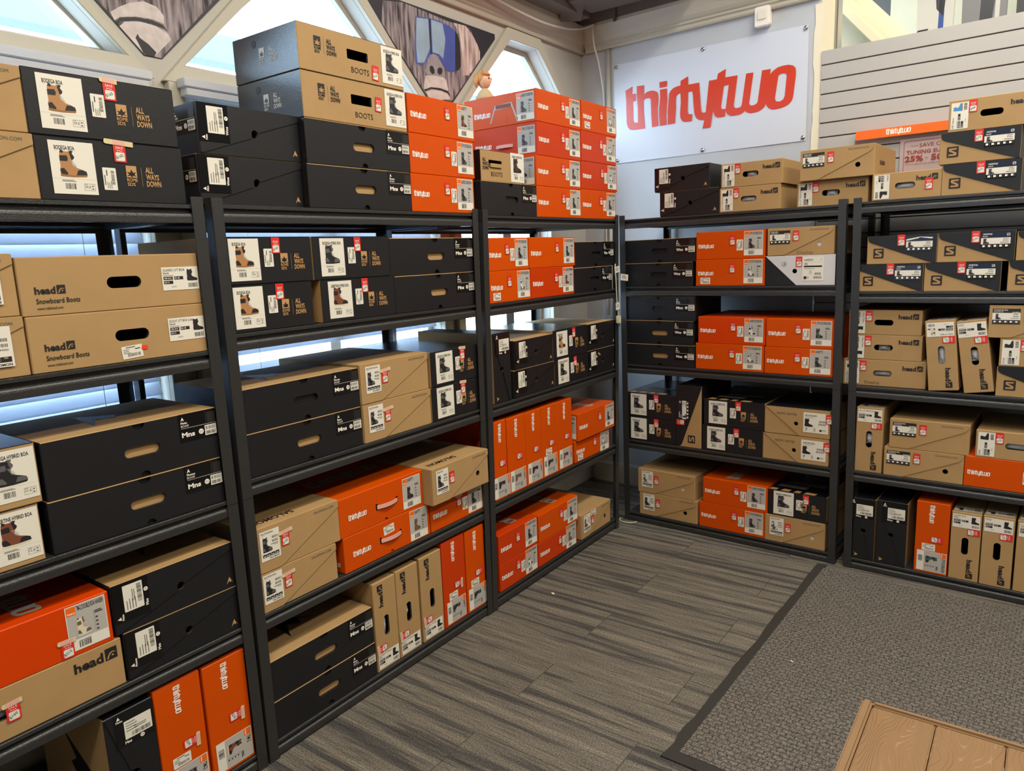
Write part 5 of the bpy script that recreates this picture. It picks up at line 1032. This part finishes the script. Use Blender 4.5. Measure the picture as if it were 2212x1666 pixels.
# ------------------------------------------------------------------ banner, detector, cables
o = empty('banner', bw(-1.786,BO,2.19), BA); tag(o, 'white vinyl banner with large red-orange lettering on the wall', 'banner')
b = MB(); n = 40; x0, x1 = -.6135, .6125
vs = []; fs = []
for i in range(n+1):
    t = i/n; x = x0+(x1-x0)*t
    for zz in (.012,.628): vs.append((x,-.004-.0015*math.sin(9*t+zz*4),zz-.010*t*(1 if zz > .3 else .4)))
for i in range(n): fs.append((2*i,2*i+2,2*i+3,2*i+1))
b.add(vs, fs, 'banner_white', True); m0 = len(vs); b.add([(x,y+.0012,z) for x, y, z in vs], [tuple(reversed(f)) for f in fs], 'banner_white', True); b.build('vinyl_sheet', o)
s = Sheet(); draw_logo(s, 0, 0, LOGO_AT[2], 'banner_red', 0); link('printed_logo', s.mesh('printed_logo'), o, (LOGO_AT[0]+1.786,-.0068,LOGO_AT[1]-2.19))
for x in (-.597,.0,.598):
    for zz in (.03,.612):
        b = MB(); q = zz-.010*((x+.6)/1.2)*(1 if zz > .3 else .4)
        b.tube([(x,-.0062,q),(x,-.0095,q)], .0115, 'alu', 16); b.ball((x,-.0098,q), (.006,.003,.006), 'alu', 10, 6); b.build('grommet', o)
o = empty('motion_detector', bw(-1.417,BO,2.842), BA); tag(o, 'white motion detector on the wall above the banner', 'motion detector')
b = MB(); b.prism([(-.042,.0),(.034,.0),(.040,.012),(.040,.100),(.034,.106),(-.042,.106),(-.046,.1),(-.046,.006)], lambda p, q, t: (p,t,q), -.042, -.0005, 'plate'); b.build('housing', o, bevel=.004)
b = MB(); b.prism(rrect(-.026,.036,.022,.084,.006), lambda p, q, t: (p,t,q), -.0475, -.0425, 'label_white'); b.build('lens', o, bevel=.002)
def cable(name, pts, r, m, label, cat):
    b = MB(); P = [Vector(p) for p in pts]; sm = []
    for i in range(len(P)-1):
        a, p, q, d = P[max(i-1,0)], P[i], P[i+1], P[min(i+2,len(P)-1)]
        for k in range(6):
            t = k/6; sm.append(.5*((2*p)+(q-a)*t+(2*a-5*p+4*q-d)*t*t+(3*p-a-3*q+d)*t**3))
    sm.append(P[-1]); o0 = sm[0].copy(); b.tube([x-o0 for x in sm], r, m, 8); o = b.build(name, None, o0); return tag(o, label, cat)
wx = WX+.095
cable('wall_cable', [(wx,2.6,3.055),(wx,3.1,3.035),(wx,3.43,3.005),(wx,3.65,2.990),(wx,3.93,2.985),(wx,4.16,3.004),(wx,4.32,3.035),bw(-2.52,BO+.11,3.058),bw(-2.48,BO+.11,3.062)], .0062, 'cable_white', 'white cable sagging along the moulding above the windows', 'cable')
cable('wall_cable', [bw(-2.490,BO+.104,3.052),bw(-2.487,BO+.102,2.95),bw(-2.482,BO+.05,2.82),bw(-2.474,BO+.012,2.60),bw(-2.472,BO+.012,2.2),bw(-2.472,BO+.012,1.2)], .0055, 'cable_white', 'white cable hanging down the corner beside the banner', 'cable')
b = MB(); b.tube([(0,0,0),(0,0,2.76)], .013, 'trim_paint', 12)
o = b.build('conduit_pipe', None, bw(-2.435,BO+.0165,.16)); tag(o, 'painted vertical conduit pipe between the corner and banner', 'pipe')
# ------------------------------------------------------------------ figurine on the window ledge box
o = empty('toy_figurine', (-2.335,3.06,2.3955)); tag(o, 'small toy doll with blond hair peeking above orange boxes', 'figurine')
b = MB(); b.tube([(0,0,0),(0,0,.02),(0,0,.045),(0,0,.062)], [.05,.046,.03,.012], 'cloth_toy', 16); b.build('robe', o)
b = MB(); b.ball((0,0,.098), (.034,.036,.042), 'skin_toy', 20, 14); b.ball((.030,.012,.094), (.006,.006,.008), 'skin_toy', 10, 6); h = b.build('head', o)
b = MB()
for y in (-.006,.022): b.ball((.0325 if y < 0 else .027,y,.104), (.004,.0045,.006), 'boot_brown', 10, 6)
b.build('eye', h)
b = MB(); b.ball((-.008,-.003,.108), (.035,.039,.040), 'hair_toy', 20, 12); b.tube([(-.02,-.03,.12),(-.022,-.043,.09),(-.02,-.04,.062)], [.016,.013,.004], 'hair_toy', 10); b.tube([(.012,-.03,.128),(.03,-.012,.124),(.034,.006,.121)], [.012,.010,.004], 'hair_toy', 10); b.build('hair', h)
# ------------------------------------------------------------------ sign strip and sale sign on the slatted panel
o = empty('sign_strip', bw(-.899,BO+.016,2.157), BA); tag(o, 'orange lettered sign strip clipped on the slatted panel', 'sign')
b = MB(); b.prism([(-.03,.012),(-.034,.010),(-.034,.045),(-.003,.045),(-.003,.041),(-.030,.041)], lambda p, q, t: (t,p-.002,q), 0, .60, 'strip_orange'); b.build('holder', o)
b = MB(); b.box((0,-.040,0),(.60,-.0365,.046),'strip_orange'); b.build('face_strip', o, bevel=.001)
link('printed_logo', logo_print(.116, 'white_print'), o, (.205,-.0408,.024)); link('printed_logo', logo_print(.116, 'white_print'), o, (.52,-.0408,.024))
o = empty('sale_sign', bw(-.69,BO+.022,1.94), BA); tag(o, 'clear acrylic sale sign standing behind boxes on the right-edge rack', 'sign')
b = MB(); b.box((0,-.004,0),(.30,-.001,.20),'clear_acrylic'); b.build('acrylic_front', o)
b = MB(); b.box((.001,-.0008,.001),(.299,.0006,.199),'sign_paper'); b.build('paper', o)
s = Sheet(); s.text('SAVE ON', .092, .153, .018, 'rust_text', 1, .118, .0); s.rect(.052,.161,.088,.1625,'rust_text',1); s.text('TUNING SUPPLIES', .032, .122, .0175, 'rust_text', 1, .235, .02)
s.text('25%', .026, .085, .027, 'rust_text', 1, .085, .03); s.text('TO', .118, .094, .008, 'rust_text', 1); s.text('50%', .146, .085, .027, 'rust_text', 1, .09, .03)
s.holed([rrect(.02,.02,.285,.188,.012), rrect(.022,.022,.283,.186,.011)[::-1]], 'rust_text', 1); s.text('WINTERSTICK DAKINE', .028, .068, .006, 'rust_text', 1, .16, 0)
link('printed_text', s.mesh('printed_text'), o, (0,-.0042,0))
# ------------------------------------------------------------------ power cords on the corner rack post
cx = -DL+.012
def cord(name, pts, plug, label):
    o = cable(name, pts, .0032, 'cord_cream', label, 'cord'); base = Vector(pts[-1])-Vector(pts[0]); b = MB()
    b.box((base.x-.011,base.y-.012,base.z-.045),(base.x+.011,base.y+.012,base.z),'cord_cream'); p = b.build('plug', o, bevel=.003)
    b = MB()
    for y in (-.006,.006): b.box((base.x-.003,base.y+y-.001,base.z-.062),(base.x+.003,base.y+y+.001,base.z-.0455),'alu')
    b.build('prong', p); return o
o = cord('power_cord', [(cx,3.700,1.56),(cx+.01,3.676,1.53),(cx+.012,3.682,1.47),(cx+.008,3.694,1.40),(cx+.006,3.705,1.34),(cx+.004,3.722,1.27)], True, 'cream power cord with tags hanging on the corner rack post')
for (y, z, w, h, a) in ((.0,-.03,.055,.034,8),(.085,-.078,.09,.036,-6),(-.0,-.235,.045,.04,5)):
    b = MB(); b.box((-.0006,-w/2,-h/2),(.0006,w/2,h/2),'label_white'); t = b.build('warning_tag', o, (.012,y,z), (R(a),0,0))
    s = Sheet(); s.lines(-w*.35, h*.3, w*.35, 4, .002, .003, 'grey_ink'); link('tag_text', s.mesh('tag_text'), t, (.0009,0,0), (0,0,R(90)))
b = MB(); pts = [(.5*.11*math.cos(R(a)),.045*math.sin(R(a)),0) for a in range(170,365,12)]; b.tube(pts, .003, 'cord_cream', 8)
p0 = Z0 = (-1.972,3.845,.0035); o = b.build('cable_loop', None, p0); tag(o, 'cream cable loop on the carpet round the banner rack foot', 'cord')
# ------------------------------------------------------------------ mat, bench, scraps
o = empty('entrance_mat', (-.905,1.98,0), R(-1.8)); tag(o, 'large charcoal entrance mat with rubber border on the carpet', 'mat')
b = MB(); b.box((.04,.045,.0),(3.4,1.735,.008),'mat_pile'); b.build('pile', o)
b = MB(); rnd = random.Random(2)
e1 = [(rnd.uniform(-.004,.006), .02+.055*i) for i in range(33)]; inn = [(.045+rnd.uniform(-.003,.003), .02+.055*i) for i in range(33)]
ring = [(-.004,-.004)]+e1[1:]+[(0,1.78),(.045,1.78)]+inn[::-1][:-1]+[(.045,.05),(3.4,.05),(3.4,0)]
b.prism(ring[::-1], lambda p, q, t: (p,q,t), .0005, .0062, 'rubber'); b.build('rubber_border', o)
for q, lab in (((-1.836,2.775,.0005),'small cream paper scrap on the striped carpet'),((-.705,2.754,.0084),'tiny pale scrap on the dark entrance mat')):
    b = MB(); b.prism([(-.012,-.004),(.004,-.007),(.013,.001),(.002,.006),(-.009,.005)], lambda p, r, t: (p,r,t+.12*abs(p)), 0, .0016, 'scrap'); o = b.build('paper_scrap', None, q, (0,0,R(-25)))
    if q[2] > .005: o.scale = (.6,.5,1)
    tag(o, lab, 'scrap')
o = empty('storage_bench', (-.277,.86,0)); tag(o, 'brown plastic storage bench with moulded wood-grain lid', 'bench')
b = MB(); b.box((.02,.02,0),(1.18,.84,.52),'bench_brown'); b.build('body', o, bevel=.01)
HZ = .58; ld = MB(); ld.box((0,0,.521),(.022,.856,HZ),'bench_brown'); ld.box((1.178,0,.521),(1.2,.856,HZ),'bench_brown'); ld.box((.0225,.838,.521),(1.1775,.856,HZ),'bench_brown'); ld.box((.0225,0,.521),(1.1775,.018,HZ),'bench_brown'); lid = ld.build('lid_rim', o, bevel=.005)
for i in range(9):
    x = .0235+.1283*i; b = MB(); b.box((x,.0195,.535),(x+.1265,.8365,HZ-.004),'bench_grain'); b.build('lid_plank', lid, bevel=.003)
# ------------------------------------------------------------------ light
w = bpy.data.worlds.new('World'); bpy.context.scene.world = w; w.use_nodes = True
bg = w.node_tree.nodes['Background']; bg.inputs[0].default_value = (.62,.81,1,1); bg.inputs[1].default_value = 13.0
def area(name, loc, size, e, col, rot=(0,0,0)):
    l = bpy.data.lights.new(name, 'AREA'); l.shape = 'RECTANGLE'; l.size, l.size_y = size; l.energy = e; l.color = col
    o = bpy.data.objects.new(name, l); C.objects.link(o); o.location = loc; o.rotation_euler = rot; return o
WARM = (1,.93,.80)
for x, y, e in ((-.2,.6,95),(-.2,3.0,95),(1.9,.6,85),(1.9,3.0,85),(.4,-1.9,85)): area('ceiling_or_fill_lamp', (x,y,4.2), (.4,2.0), e*.85, WARM)
area('ceiling_or_fill_lamp', (.6,5.9,4.2), (.4,1.0), 30, WARM); area('ceiling_or_fill_lamp', (-.55,4.62,3.22), (.5,.2), 2.5, WARM)  # the small second one is an unseen fill, added to brighten the niche
# ------------------------------------------------------------------ camera
cd = bpy.data.cameras.new('camera'); cam = bpy.data.objects.new('camera', cd); C.objects.link(cam)
cd.sensor_fit = 'HORIZONTAL'; cd.sensor_width = 36; cd.lens = 1577.0864/2212*36; cd.clip_start = .02
yaw, pitch, roll = R(36.22318), R(-10.05357), R(-2.35082)
fw = Vector((-math.sin(yaw)*math.cos(pitch), math.cos(yaw)*math.cos(pitch), math.sin(pitch))); rt = Vector((math.cos(yaw), math.sin(yaw), 0)); up = rt.cross(fw)
r2 = math.cos(roll)*rt+math.sin(roll)*up; u2 = -math.sin(roll)*rt+math.cos(roll)*up
cam.matrix_world = Matrix(((r2.x,u2.x,-fw.x,0),(r2.y,u2.y,-fw.y,0),(r2.z,u2.z,-fw.z,1.627968),(0,0,0,1)))
sc = bpy.context.scene; sc.camera = cam
sc.view_settings.view_transform = 'Standard'; sc.view_settings.look = 'None'; sc.view_settings.gamma = 1; sc.view_settings.exposure = 0; sc.view_settings.use_curve_mapping = False
sc.cycles.max_bounces = 8; sc.cycles.diffuse_bounces = 4; sc.cycles.glossy_bounces = 3; sc.cycles.transparent_max_bounces = 12; sc.cycles.use_denoising = True
sc.cycles.caustics_reflective = False; sc.cycles.caustics_refractive = False; sc.cycles.sample_clamp_indirect = 6
